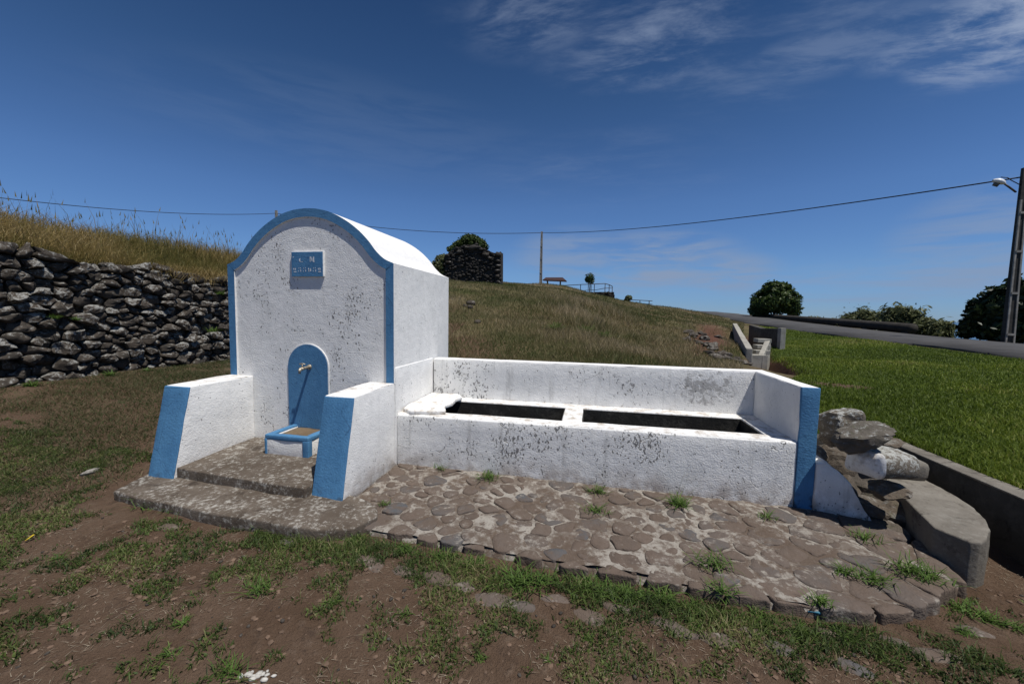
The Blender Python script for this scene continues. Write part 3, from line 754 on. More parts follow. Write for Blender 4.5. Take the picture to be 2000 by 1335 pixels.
# little catch basin under the tap
BX0, BX1, BY0 = -1.222, -.722, -.412
bs = add('basin', *merge(rough(*box_vf(BX0+.004, BX1-.004, BY0+.004, BY0+.065, .09, .318), .006, .08, .003, 5), rough(*box_vf(BX0+.004, BX0+.065, BY0+.067, -.016, .09, .318), .006, .08, .003, 6), rough(*box_vf(BX1-.065, BX1-.004, BY0+.067, -.016, .09, .318), .006, .08, .003, 7)), 'plaster_side', FO, True)
add('basin_rim', *merge(rough(*box_vf(BX0-.002, BX1+.002, BY0-.002, BY0+.062, .285, .342), .014, .06, .004, 8), rough(*box_vf(BX0-.002, BX0+.062, BY0+.0605, -.018, .288, .341), .014, .06, .004, 9), rough(*box_vf(BX1-.062, BX1+.002, BY0+.0605, -.018, .288, .341), .014, .06, .004, 10)), 'blue', bs, True)
for xa, xb in ((BX0-.003, BX0+.026), (BX1-.062, BX1+.003)):
    add('corner_band', *rough(*box_vf(xa, xb, BY0-.003, BY0+.06, .08, .30), .006, .06, .002, 11), 'blue', bs, True)
add('basin_soil', *rough(*box_vf(BX0+.05, BX1-.05, BY0+.05, -.02, .2, .306), 0, .05, .008, 12), 'soil_wet', bs, True)
# concrete platform between the wings and the apron step in front
V, F = rough(*prism([(-1.742, .002), (-1.742, -.885), (-1.2, -.93), (-.6, -.975), (-.30, -.985), (-.30, .002)], 'z', -.1, .122), .012, .09, .008, 13)
V = [(x, y, z+(.03*(1+y/.9) if z > .05 else 0)) for x, y, z in V]
add('platform', V, F, 'slab', FO, True)
V, F = rough(*prism([(-2.08, -.86), (-2.04, -1.05), (-1.965, -1.235), (-1.65, -1.285), (-1.3, -1.31), (-.8, -1.36), (-.24, -1.372), (.08, -1.36), (.32, -1.27), (.40, -1.05), (.30, -.90), (.03, -.80), (-.3, -.80), (-1.7, -.80)], 'z', -.16, .032), .016, .08, .010, 14)
V = [(x, y, z-(.05*max(0, x+.3) if z > 0 else 0)) for x, y, z in V]
tag(add('apron_step', V, F, 'slab', FO, True), 'stained concrete step in front of the fountain')

# ------------------------------------------------------------------ trough
TR = empty('washing_trough', (1.9, .5, -.1), 'long white plastered stone trough with two basins and blue end post', 'trough')
L_, T_ = 3.81, .138
V, F = rough(*box_vf(.012, L_, .0134, .198, -.25, .522), .016, .09, .006, 20); add('front_wall', V, F, 'plaster_worn', TR, True)
V, F = rough(*box_vf(.012, L_, .030, .199, .515, .5275), .006, .09, .004, 29); add('front_wall_top', V, F, 'wash_top', TR, True)
V, F = rough(*box_vf(.012, L_+T_-.003, 1.0106, 1.175, -.2, 1.008), .012, .10, .005, 21); add('back_wall', V, F, 'plaster_worn', TR, True)
V, F = rough(*box_vf(.014, L_+T_-.006, 1.014, 1.172, 1.0, 1.0135), .006, .10, .003, 22); add('back_wall_top', V, F, 'roof_white', TR, True)
ew = add('end_wall', *rough(*box_vf(L_, L_+T_, .0134, 1.0085, -.25, 1.008), .010, .09, .004, 23), 'plaster_side', TR, True)
add('end_wall_top', *rough(*box_vf(L_+.003, L_+T_-.003, .016, 1.013, 1.0, 1.0135), .006, .08, .003, 24), 'roof_white', ew, True)
tag(add('blue_end_face', *rough(*box_vf(L_-.001, L_+T_+.004, .004, .03, -.22, 1.0115), .005, .07, .004, 25), 'blue', ew, True), 'blue painted front face of the end wall')
add('rear_ledge', *rough(*box_vf(.012, L_-.002, .822, 1.009, .05, .522), .010, .09, .005, 26), 'wash_top', TR, True)
add('divider', *rough(*box_vf(1.737, 1.942, .199, .820, .05, .523), .012, .08, .005, 27), 'wash_top', TR, True)
add('end_ledge', *rough(*box_vf(3.628, L_-.002, .199, .820, .05, .521), .010, .08, .005, 28), 'wash_top', TR, True)
for a, b in ((.014, 1.735), (1.944, 3.626)):
    add('basin_lining', *merge(box_vf(a, b, .812, .8215, .04, .508), box_vf(a, a+.008, .21, .81, .04, .505), box_vf(b-.008, b, .21, .81, .04, .505), box_vf(a, b, .1995, .208, .04, .500), box_vf(a+.009, b-.009, .209, .811, .02, .05)), 'lining', TR)
lid_p = [(.025, .13), (.02, .60), (.03, .93), (.22, .955), (.40, .925), (.475, .80), (.44, .66), (.47, .48), (.43, .33), (.52, .13), (.36, .05), (.16, .03)]
V, F = rough(*prism(lid_p, 'z', .529, .574), .012, .05, .012, 30)
V = [(x, y, z+.012*(y-.4)) for x, y, z in V]
tag(add('cover_slab', V, F, 'wash_top', None, True), 'broken white slab lying across the corner of the trough', 'slab')

# ------------------------------------------------------------------ stone paving
PVZ = lambda x, y: -.004-.0145*x+.028*y                # falls forward and to the right
outline = [(.012, .0), (.012, -.93), (.34, -1.04), (.36, -1.20), (1.16, -1.235), (1.9, -1.27), (2.6, -1.295), (3.2, -1.31), (3.6, -1.30), (3.82, -1.24), (4.08, -1.10), (4.28, -.96), (4.47, -.82), (4.50, -.45), (4.3, -.12), (3.96, .0)]
PV = empty('stone_pavement', (2, -.7, -.1), 'rough basalt paving set in pale mortar before the trough', kind='structure')
rng = random.Random(11)
def inside(p, poly):
    c = False
    for i in range(len(poly)):
        a, b = poly[i], poly[i-1]
        if (a[1] > p[1]) != (b[1] > p[1]) and p[0] < (b[0]-a[0])*(p[1]-a[1])/(b[1]-a[1])+a[0]: c = not c
    return c
seeds = []; tries = 0
while tries < 9000:
    tries += 1; p = (rng.uniform(0, 4.6), rng.uniform(-1.6, .0))
    if not inside(p, outline): continue
    big = 1.0+.45*max(0, p[0]-2.6)/1.8+(.25 if p[1] < -1.2 else 0)
    s = (.10+.20*rng.random()**1.8)*big
    if all(math.hypot((p[0]-q[0])*.82, (p[1]-q[1])*1.18) > (s+r)/2 for q, r in seeds): seeds.append((p, s))
hull = [(-.1, .02), (-.1, -1.62), (4.7, -1.62), (4.7, .02)]
cells = voronoi([q for q, r in seeds], hull, .0)
nst = 0
def clip_to_outline(poly):
    # outline is close to convex: clip against its front and right sides
    for i in range(3, 13):
        a, b = outline[i], outline[(i+1) % len(outline)]
        e = Vector((b[0]-a[0], b[1]-a[1])); n = Vector((e.y, -e.x)).normalized()
        if n.dot(Vector((2-a[0], -.6-a[1]))) > 0: n = -n
        poly = clip_poly(poly, (n.x, n.y), n.x*a[0]+n.y*a[1])
        if len(poly) < 3: return poly
    return poly
for (q, r), c in zip(seeds, cells):
    if c is None: continue
    c = clip_to_outline(c)
    c = [(min(max(x, .02), 9), min(y, -.004)) for x, y in c]
    c = dedupe(c, .012)
    if len(c) < 3 or area(c) < .004: continue
    gx_, gy_ = sum(p[0] for p in c)/len(c), sum(p[1] for p in c)/len(c)
    if gx_ < .36 and gy_ < -.92: continue
    gap = (.006+.024*rng.random()) if gx_ < 2.7 else (.004+.016*rng.random()); rad = math.sqrt(area(c)/math.pi); sc = max(.5, 1-gap/rad)
    sx_, sy_ = sc*rng.uniform(.95, 1.0), sc*rng.uniform(.92, 1.0)
    c2 = [(gx_+(x-gx_)*sx_, gy_+(y-gy_)*sy_) for x, y in c]
    c2 = dedupe(c2, .02); c3 = []
    for i_ in range(len(c2)):
        a_, b_ = c2[i_], c2[(i_+1) % len(c2)]; ln = math.hypot(b_[0]-a_[0], b_[1]-a_[1]); kk = max(1, int(ln/.05))
        for j_ in range(kk):
            t_ = j_/kk; c3.append((a_[0]+(b_[0]-a_[0])*t_+rng.gauss(0, .0085), a_[1]+(b_[1]-a_[1])*t_+rng.gauss(0, .0085)))
    c2 = dedupe(chaikin(c3, 1, .25), .008); n = len(c2)
    if n < 5: continue
    hgt = rng.uniform(-.004, .010); tx, ty = rng.gauss(0, .02), rng.gauss(0, .02)
    V = []
    for s_, dz in ((1.015, -.10), (1.0, -.010), (.985, -.003), (.94, .001), (.5, .002)):
        for x, y in c2:
            xx, yy = gx_+(x-gx_)*s_, gy_+(y-gy_)*s_
            z = PVZ(xx, yy)+hgt+dz+tx*(xx-gx_)+ty*(yy-gy_)
            if dz > -.05: z += .007*mnoise.noise(Vector((xx*14, yy*14, 3)))
            V.append((xx, yy, z))
    V.append((gx_, gy_, PVZ(gx_, gy_)+hgt+.002)); F = []
    for k_ in range(4):
        for i in range(n): F.append((k_*n+i, k_*n+(i+1) % n, (k_+1)*n+(i+1) % n, (k_+1)*n+i))
    F += [(4*n+i, 4*n+(i+1) % n, 5*n) for i in range(n)]
    add('paving_stone', V, F, 'paving', PV, True); nst += 1
# mortar bed: gridded, clipped to the outline
xs_ = np.arange(.0, 4.6, .035); ys_ = np.arange(-1.56, .03, .035); idx = {}; V, F = [], []
inset = []
for x, y in outline:
    v_ = Vector((2.1-x, -.65-y)); v_ = v_.normalized()*.055 if y < -.1 and not (x < .4 and y > -1.1) else Vector((0, .03 if y > -.1 else 0)); inset.append((x+v_.x, y+v_.y))
ins = lambda x, y: inside((x, y), inset)
for j, y in enumerate(ys_):
    for i, x in enumerate(xs_):
        if ins(x, y): idx[(i, j)] = len(V); V.append((x, y, PVZ(x, y)-.0015+.014*(mnoise.noise(Vector((x*6, y*6, 1)))+.6*mnoise.noise(Vector((x*19, y*19, 7))))))
for (i, j) in list(idx):
    if (i+1, j) in idx and (i, j+1) in idx and (i+1, j+1) in idx: F.append((idx[(i, j)], idx[(i+1, j)], idx[(i+1, j+1)], idx[(i, j+1)]))
add('mortar_bed', V, F, 'mortar', PV, True)
n = len(inset); V = [(x, y, PVZ(x, y)-.022) for x, y in inset]+[(x, y, -.4) for x, y in inset]
add('mortar_edge', *rough(V, [tuple(range(n))]+[(i, n+i, n+(i+1) % n, (i+1) % n) for i in range(n)], 0, .08, .012, 44), 'mortar', PV, True)

# half-buried flat stones in the soil before the paving
for i, (u, v, w, h) in enumerate([(720, 1130, .34, .11), (790, 1140, .24, .08), (850, 1150, .30, .10), (905, 1163, .2, .08), (955, 1185, .36, .10), (1020, 1200, .2, .07), (1080, 1185, .22, .08), (1150, 1215, .28, .09), (1205, 1200, .20, .08), (1310, 1235, .30, .09), (1395, 1255, .28, .08), (1470, 1240, .2, .07), (1530, 1270, .26, .09), (1660, 1300, .22, .08), (1745, 1255, .2, .07), (1830, 1285, .26, .09), (1905, 1235, .2, .08), (1620, 1240, .16, .06), (330, 1060, .2, .1), (560, 1085, .2, .08)]):
    P = onz(u, v, -.17); z = H1(P.x, P.y); rr = random.Random(100+i)
    V, F = rock_vf(rr, (P.x, P.y, z-.016), (w*.5, h*.75, .035), 2, .25, 4, Matrix.Rotation(-.15+rr.uniform(-.2, .2), 3, 'Z'))
    add('flagstone', V, F, 'paving', ground, True)

# ------------------------------------------------------------------ dry stone wall on the left
DW = empty('dry_stone_wall', (-6.4, 2.5, .4), 'long dry stone retaining wall of dark lichened basalt below the grassy bank', 'wall')
rng = random.Random(5)
AN = .60
def wall_top(y): return 2.36+.10*math.exp(-((y-.3)/1.0)**2)-.02*(y-2)+.07*math.sin(y*3.1)+.05*math.sin(y*7.7+1)
seeds = []; tries = 0
while tries < 30000 and len(seeds) < 420:
    tries += 1; y = rng.uniform(-2.2, 7.5); z = rng.uniform(.25, 2.42)
    if z > wall_top(y)-.05: continue
    s = (.085+.27*rng.random()**2.2)*(1.0+.15*(1-(z-.3)/2))
    if y < -.5 or y > 5.2: s *= 1.9
    if all(math.hypot((y-q[0])*AN, z-q[1]) > (s+r)*.47 for q, r in seeds): seeds.append(((y, z), s))
S2 = [(q[0]*AN, q[1]) for q, r in seeds]
cells = voronoi(S2, [(-2.6*AN, .05), (7.9*AN, .05), (7.9*AN, 2.60), (-2.6*AN, 2.60)], 0.)
def wall_x(z): return -6.17-.075*(z-.4)
cnt = 0; extra = []
for (q, r), c in zip(seeds, cells):
    if c is None: continue
    c = dedupe([(a/AN, min(b, wall_top(a/AN)+rng.uniform(-.02, .05))) for a, b in c], .015)
    if len(c) < 3 or area(c) < .003: continue
    cy, cz = sum(p[0] for p in c)/len(c), sum(p[1] for p in c)/len(c)
    rad = math.sqrt(area(c)/math.pi); sc = max(.55, 1-rng.uniform(.004, .018)/rad)
    c = [(cy+(a-cy)*sc, cz+(b-cz)*sc) for a, b in c]
    c = dedupe(chaikin(c, 1, .17), .02); c3 = []
    for i_ in range(len(c)):
        a_, b_ = c[i_], c[(i_+1) % len(c)]; kk = 2 if math.hypot(b_[0]-a_[0], b_[1]-a_[1]) > .11 else 1
        for j_ in range(kk): c3.append((a_[0]+(b_[0]-a_[0])*j_/kk+rng.gauss(0, .011), a_[1]+(b_[1]-a_[1])*j_/kk+rng.gauss(0, .009)))
    c = c3; n = len(c)
    cutp = [(rng.uniform(-1, 1), rng.uniform(-.5, 1.3), rng.uniform(.90, 1.15)) for _ in range(3)]
    if n < 5: continue
    dep = rng.uniform(.09, .22)*min(1.3, .65+rad*2.2); tz = rng.uniform(-.15, .45); tyy = rng.uniform(-.35, .35); sd_ = Vector((rng.uniform(-9, 9), rng.uniform(-9, 9), 0))
    x0_ = wall_x(cz)-.17+rng.uniform(-.035, .035)
    V = []; pk = (rng.uniform(-.3, .3), rng.uniform(-.1, .35))
    for s_, dz in ((.82, -.12), (1.0, .25), (.975, .62), (.84, .93), (.45, 1.04)):
        for a, b in c:
            sh = (1-s_)*.8
            yy = cy+(a-cy)*s_+pk[0]*rad*sh; zz = cz+(b-cz)*s_+pk[1]*rad*sh
            x = x0_+dep*dz*1.25+(tyy*(yy-cy)-tz*(zz-cz))*(.6 if dz > 0 else 0)
            for c1_, c2_, cc_ in cutp:
                x = min(x, x0_+dep*1.25*cc_-(c1_*(yy-cy)+c2_*(zz-cz))*.75)
            d_ = .020*mnoise.noise(Vector((yy*7, zz*7, x*7))+sd_)+.012*mnoise.noise(Vector((yy*19, zz*19, x*19))+sd_)
            V.append((x+d_*1.3, yy+d_, zz+d_))
    V.append((x0_+dep*1.25, cy+pk[0]*rad*.5, cz+pk[1]*rad*.5)); F = []
    for k_ in range(4):
        for i in range(n): F.append((k_*n+i, k_*n+(i+1) % n, (k_+1)*n+(i+1) % n, (k_+1)*n+i))
    F += [(4*n+i, 4*n+(i+1) % n, 5*n) for i in range(n)]
    if cnt < 296: add('stone', V, F, 'basalt', DW, False); cnt += 1
    else: extra.append((V, F))
V, F = grid_patch(lambda u, v: (wall_x(.2+2.1*v)-.20, -5+14*u, .1+(wall_top(-5+14*u)-.16)*v), 60, 8)
V = [(x+.05*mnoise.noise(Vector((0, y*4, z*5))), y, z) for x, y, z in V]
V2 = [(x, y, z) for x, y, z in V]+[(WX-.02, y, z) for x, y, z in V[-61:]]
F2 = F+[(8*61+i, 8*61+i+1, 9*61+i+1, 9*61+i) for i in range(60)]
add('wall_core', V2, F2, 'rubble', DW, True)
parts = list(extra)
for i in range(150):                                     # small chinking stones between the courses
    y = rng.uniform(-1.2, 6.5); z = rng.uniform(.42, 2.25); r = rng.uniform(.025, .065)
    parts.append(rock_vf(rng, (wall_x(z)-.10+rng.uniform(-.03, .03), y, z), (r, r*1.5, r*.8), 1, .3, 3))
for sy0, sy1 in ((-5, -2.2), (7.5, 9)):
    for i in range(70):
        y = rng.uniform(sy0, sy1); z = rng.uniform(.4, 2.2); r = rng.uniform(.10, .17)
        parts.append(rock_vf(rng, (wall_x(z)-.12, y, z), (r, r*1.5, r*.9), 1, .3, 4))
tag(add('chinking_stones', *merge(*parts), 'basalt', DW, True), kind='stuff')

# ------------------------------------------------------------------ stones, stub and bench at the trough's right end
ST = empty('broken_wall_stub', (4.2, .15, -.2), 'broken stub of whitewashed rubble wall leaning on the blue end post', 'wall stub')
wedge = [(3.954, -.24), (4.36, -.24), (4.34, -.06), (4.27, .08), (4.19, .22), (4.10, .33), (4.02, .375), (3.954, .36)]
V, F = rough(*prism(wedge, 'y', -.015, .20), .012, .045, .024, 40)
V = [(x, y-.10*max(0, (x-4.0))/.35*(1 if y < .1 else 0), z) for x, y, z in V]
add('plaster_face', V, F, 'plaster_worn', ST, True)
rng = random.Random(9)
for c, r in [((4.10, .42, .30), (.20, .22, .16)), ((4.32, .28, .02), (.16, .2, .16)), ((4.42, .10, -.05), (.17, .18, .13)), ((4.52, .34, .06), (.2, .2, .18)), ((4.44, -.16, -.12), (.14, .14, .11)), ((4.30, .45, .22), (.2, .2, .18)), ((4.6, .02, -.06), (.15, .2, .13)), ((4.12, .75, .3), (.22, .25, .3)), ((4.55, .7, .1), (.3, .3, .28)), ((4.36, -.33, -.15), (.09, .08, .06))]:
    add('rubble_stone', *rock_vf(rng, c, r, 3, .3, 10, None, .09), 'rubble', ST, False)
def px_rock(name, u0, u1, v0, v1, y, label, m='boulder', depth=.2, seed=1, roll=0., cuts=6, rough_=.16):
    c = ony((u0+u1)/2, (v0+v1)/2, y); a = ony(u0, (v0+v1)/2, y); b = ony(u1, (v0+v1)/2, y); t = ony((u0+u1)/2, v0, y); d = ony((u0+u1)/2, v1, y)
    rot = Matrix.Rotation(roll, 3, 'Y')
    o = add(name, *rock_vf(random.Random(seed), c, ((b-a).length*.54, depth, (t-d).length*.56), 4, rough_, cuts+5, rot, .09), m, None, False)
    return tag(o, label, 'boulder')
px_rock('boulder', 1596, 1684, 793, 856, .14, 'lichened boulder resting behind the blue post beside a tilted slab', 'boulder', .22, 21, .1)
px_rock('boulder', 1620, 1746, 822, 876, -.13, 'tilted flat boulder thick with pale lichen atop the pile', 'boulder', .17, 24, -.42, 9)
px_rock('boulder', 1692, 1774, 942, 976, -.16, 'thin brown stone wedged under the whitewashed block', 'rubble', .14, 26, .05)
px_rock('boulder', 1712, 1766, 855, 875, .30, 'small flat brown stone lying behind the whitewashed block', 'rubble', .1, 28)
px_rock('boulder', 1598, 1636, 834, 868, .16, 'small dark stone tucked between blue post and boulders', 'rubble', .12, 29)
# whitewashed cut block: rounded drum with painted end
bc0, bc1 = ony(1692, 903, -.20), ony(1772, 900, -.02); ax = (bc1-bc0).normalized()
ring = []; BV, BF = [], []; rr = random.Random(3); upv = Vector((0, 0, 1)); sdv = ax.cross(upv).normalized(); upv = sdv.cross(ax)
prf = [(-.03, .0), (-.025, .84), (.0, .97), (.10, 1.0), (.22, 1.02), (.32, .98), (.375, .82), (.40, .5), (.405, .0)]
NS = 28
for s_, w_ in prf:
    for k_ in range(NS):
        t = 2*math.pi*k_/NS; ex = .52
        cx_, sx2 = math.copysign(abs(math.cos(t))**ex, math.cos(t)), math.copysign(abs(math.sin(t))**ex, math.sin(t))
        p = bc0+ax*s_+(sdv*cx_*.150+upv*sx2*.105)*max(w_, .001)
        p += (sdv*cx_+upv*sx2)*(.03*mnoise.noise(p*6)+.014*mnoise.noise(p*17))
        BV.append(tuple(p))
for i in range(len(prf)-1):
    for k_ in range(NS): BF.append((i*NS+k_, i*NS+(k_+1) % NS, (i+1)*NS+(k_+1) % NS, (i+1)*NS+k_))
nfr = 2*NS
blk = empty('stone_block', tuple(bc0), 'rounded stone block with whitewashed end lying on the rubble stub', 'stone block')
add('block', BV, BF[nfr:], 'boulder', blk, True); add('whitewashed_end', BV[:3*NS], BF[:nfr], 'wash_top', blk, True)
# concrete bench block with a rounded corner
BN = empty('concrete_bench', (4.8, -.1, -.22), 'low concrete seat block with rounded outer corner beside the rubble', 'bench')
fp = [(4.50, -.50), (4.56, -.70)]+[(4.60+.0, -.70)]
fp = [(4.46, -.52), (4.545, -.695), (4.60, -.70), (4.70, -.62), (4.84, -.47), (4.95, -.30), (5.04, -.10), (5.09, .18), (5.11, .5), (5.11, .98), (4.7, .98), (4.68, .2), (4.58, -.12)]
V, F = rough(*prism(fp, 'z', -.30, .130), .014, .05, .010, 50); add('seat_block', V, F, 'concrete', BN, True)
V, F = rough(*box_vf(4.78, 5.10, .42, 1.0, .12, .30), .05, .07, .01, 51); add('upstand', V, F, 'concrete', BN, True)
# kerb wall that holds the lawn
KW = empty('retaining_wall', (5.27, -2, -.25), 'low mossy concrete retaining wall along the edge of the green lawn', 'wall')
V, F = rough(*box_vf(5.235, 5.40, -5.5, 1.25, -.35, .272), .015, .12, .006, 52); add('wall_face', V, F, 'concrete_dark', KW, True)
V, F = rough(*box_vf(5.232, 5.403, -5.5, 1.252, .266, .284), .006, .12, .004, 53); add('coping', V, F, 'concrete', KW, True)
V, F = rough(*box_vf(3.96, 5.232, 1.075, 1.245, -.35, .30), .015, .12, .008, 54); add('return_wall', V, F, 'concrete_dark', KW, True)

# ------------------------------------------------------------------ drain channel, rubble
DC = empty('drain_channel', (7.6, 11, .2), 'concrete drainage channel with sloping wing wall and stepped side', 'drain')
def P3(u, v, d): return atd(u, v, d)
def ribbon(name, pts, thick, drop, m):
    """wall following top points; thick to its right side, going down by drop"""
    V = []; n = len(pts)
    for i, p in enumerate(pts):
        t = (pts[min(i+1, n-1)]-pts[max(i-1, 0)]); t.z = 0; t.normalize(); s = Vector((t.y, -t.x, 0))*thick
        V += [tuple(p), tuple(p+s), tuple(p+s-Vector((0, 0, drop))), tuple(p-Vector((0, 0, drop)))]
    F = [(0, 1, 2, 3), tuple(4*(n-1)+k for k in (3, 2, 1, 0))]
    for i in range(n-1):
        for k in range(4): F.append((4*i+k, 4*i+4+k, 4*i+4+(k+1) % 4, 4*i+(k+1) % 4))
    V, F = rough(V, F, .02, .25, .01, 60); return add(name, V, F, m, DC, False)
ribbon('wing_wall', [P3(1457, 680, 13.2), P3(1446, 660, 15.5), P3(1431, 631, 20.5)], .17, .9, 'concrete_pale')
a_, b_, c_ = P3(1463, 634, 21.0), P3(1486, 641, 18.6), P3(1524, 641, 17.6)
ribbon('head_wall', [a_, b_, c_], -.22, 1.4, 'concrete_dark')  # shade on the head wall's face is put into its dark colour
e_ = P3(1527, 641, 17.55); add('head_wall_end', *rough(*box_vf(e_.x-.05, e_.x+.12, e_.y-.06, e_.y+.2, e_.z-.9, e_.z+.01), .01, .3, .004, 61), 'concrete_pale', DC)
e0 = P3(1530, 640, 17.5); 
for i, (u, v, d) in enumerate([(1496, 661, 15.6), (1495, 673, 15.2), (1493, 683, 14.8), (1488, 692, 14.2)]):
    p = P3(u, v, d); w = .34 if i < 3 else .42
    add('step', *rough(*box_vf(p.x-w, p.x+.06, p.y-.28, p.y+.1, p.z-(1.0 if i > 2 else .12), p.z), .01, .3, .004, i), 'concrete_pale', DC)
p = P3(1502, 662, 15.4)
ribbon('side_wall', [P3(1491, 694, 13.9), P3(1504, 664, 15.4), P3(1506, 663, 16.0)], -.14, 1.1, 'concrete_pale')
rng = random.Random(77)
rub = [(1345, 664, 16), (1362, 655, 17), (1352, 672, 15.5), (1372, 668, 16), (1340, 682, 14.5), (1358, 684, 14.5), (1366, 691, 14), (1380, 690, 13.6), (1392, 695, 13.2), (1392, 687, 13.5), (1402, 702, 12.6), (1412, 700, 12.4), (1420, 708, 12), (1408, 712, 11.8), (1430, 710, 11.9), (1440, 704, 12.3), (1398, 713, 11.6), (1452, 713, 11.8), (1462, 712, 12.0), (1474, 714, 11.8), (1386, 704, 12.4), (1375, 680, 15), (1405, 655, 18), (1408, 668, 17), (1402, 672, 16.6), (1335, 652, 17.5), (1348, 648, 18), (1368, 662, 16.6), (1395, 708, 12.1), (1424, 700, 12.8), (1444, 712, 11.7), (1356, 676, 15.2)]
for i, (u, v, d) in enumerate(rub):
    p = P3(u, v, d); z = H1(p.x, p.y); r = rng.uniform(.07, .19)
    o = add('rock', *rock_vf(rng, (p.x, p.y, z+r*.22), (r*1.25, r, r*.66), 2, .45, 8), 'ditch_rock', None, False)
    tag(o, 'loose grey rock among the rubble beside the drain channel', 'rock', 'loose rocks beside the drain')
pale = P3(1393, 688, 13.3); z = H1(pale.x, pale.y)
tag(add('rock', *rock_vf(rng, (pale.x, pale.y, z+.1), (.17, .14, .12), 3, .35, 7), 'boulder', None, True), 'pale white lichen rock, brightest of the rubble by the drain', 'rock')
for i, (u, v, d) in enumerate([(919, 612, 15), (918, 622, 14.4), (908, 618, 14.6), (932, 646, 12.5)]):
    p = P3(u, v, d); z = H1(p.x, p.y); r = (.17, .12, .09, .10)[i]
    tag(add('rock', *rock_vf(rng, (p.x, p.y, z+r*.3), (r*1.2, r, r*.8), 2, .25, 5), 'ditch_rock', None, True), 'grey rock half sunk in the hillside grass behind the fountain', 'rock', 'rocks in the hillside grass')

# ------------------------------------------------------------------ foliage
def leaves(name, blobs, n, size, m, parent, seed, up=.3, aspect=.5, loose=0.):
    r = np.random.default_rng(seed); vol = np.array([b[1][0]*b[1][1]*b[1][2] for b in blobs])**(2/3); pick = r.choice(len(blobs), n, p=vol/vol.sum())
    C = np.array([b[0] for b in blobs])[pick]; RR = np.array([b[1] for b in blobs])[pick]
    d = r.normal(size=(n, 3)); d /= np.linalg.norm(d, axis=1)[:, None]
    rad = np.clip(1-np.abs(r.normal(0, .22, n))+loose*np.maximum(0, r.normal(0, .5, n)), .15, 1.9)[:, None]
    lump = 1+(.34+loose*.6)*(fbm(d[:, 0]*3+pick*7.1, d[:, 1]*3+d[:, 2]*2.3, seed, 3)-.5)[:, None]*2
    P = C+d*RR*rad*lump
    nrm = d+r.normal(0, .6, (n, 3))+np.array([0, 0, up]); nrm /= np.linalg.norm(nrm, axis=1)[:, None]
    a = np.cross(nrm, r.normal(size=(n, 3))); a /= np.linalg.norm(a, axis=1)[:, None]; b = np.cross(nrm, a)
    s = (size*r.uniform(.6, 1.4, n))[:, None]
    Vv = np.stack([P-a*s, P-b*s*aspect+nrm*s*.12, P+a*s, P+b*s*aspect+nrm*s*.12], 1).reshape(-1, 3)
    i0 = np.arange(n)*4; T = np.concatenate([np.stack([i0, i0+1, i0+2], 1), np.stack([i0, i0+2, i0+3], 1)])
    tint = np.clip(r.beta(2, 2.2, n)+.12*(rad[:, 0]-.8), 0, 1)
    return add_tris(name, Vv, T, np.repeat(tint, 4), m, parent)
def bush(name, base, blobs, n, size, m, label, cat, seed, trunk=None, group=None, up=.3, loose=0., aspect=.5):
    t = empty(name, base, label, cat, group)
    leaves('crown', blobs, n, size, m, t, seed, up, aspect, loose)
    b = Vector(base); vf = []
    if trunk:
        top = Vector(blobs[0][0]); vf.append(tube([b, b.lerp(top, .5)+Vector((.03, .02, 0)), top], [trunk, trunk*.8, trunk*.4], 8))
    else: trunk = .05
    for c, rr_ in blobs[:7]: vf.append(tube([b+Vector((0, 0, .1)), b.lerp(Vector(c), .55)+Vector((0, 0, .05)), Vector(c)], [trunk*.7, trunk*.45, trunk*.15], 6))
    add('trunk', *merge(*vf), 'bark', t, True)
    return t
def blobs_px(lst, d):
    out_ = []
    for u, v, ru, rv_ in lst:
        p = atd(u, v, d); a = atd(u+ru, v, d); b = atd(u, v+rv_, d); rx = (a-p).length; rz = (b-p).length
        out_.append((tuple(p), (rx, rx, rz)))
    return out_
p = atd(1512, 620, 47); p.z = H1(p.x, p.y)
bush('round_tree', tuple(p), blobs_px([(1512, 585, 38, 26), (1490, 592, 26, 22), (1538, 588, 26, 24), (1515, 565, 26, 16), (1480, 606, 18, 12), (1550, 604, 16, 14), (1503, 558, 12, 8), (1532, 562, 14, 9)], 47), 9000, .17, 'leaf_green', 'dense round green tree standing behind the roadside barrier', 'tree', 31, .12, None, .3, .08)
for i, (lst, d, lab, n) in enumerate([([(1690, 618, 26, 13), (1665, 622, 20, 9), (1715, 622, 18, 11)], 37, 'pale leafy shrub rising behind the middle of the roadside barrier', 3200), ([(1755, 612, 28, 14), (1785, 618, 20, 14), (1735, 622, 18, 12)], 34, 'tall feathery olive shrub behind the barrier end', 3800), ([(1815, 634, 24, 11), (1845, 638, 18, 9), (1830, 646, 24, 9)], 33, 'low tangled shrub between barrier end and dark tree', 3000), ([(1590, 622, 14, 4), (1630, 626, 16, 5)], 41, 'thin sprig of shrub peeping over the barrier', 500)]):
    b0 = blobs_px(lst, d); q = Vector(b0[0][0]); q.z = H1(q.x, q.y)
    b0 = b0+[((c[0], c[1], (c[2]+q.z)/2), (r[0]*1.1, r[1], max(.3, (c[2]-q.z)/2))) for c, r in b0]
    bush('shrub', tuple(q), b0, n, .15, 'leaf_olive', lab, 'shrub', 40+i, None, None, .2, .55, .32)
q = atd(1945, 655, 31); q.z = H1(q.x, q.y)
bush('dark_tree', tuple(q), blobs_px([(1950, 610, 50, 42), (1915, 625, 32, 28), (1905, 600, 20, 14), (1985, 580, 40, 36), (1895, 640, 24, 18), (2010, 620, 60, 50), (1960, 645, 60, 22), (2060, 590, 60, 60)], 31), 16000, .15, 'leaf_dark', 'dark evergreen tree behind the utility pole', 'tree', 51, .16, None, .1, .25)
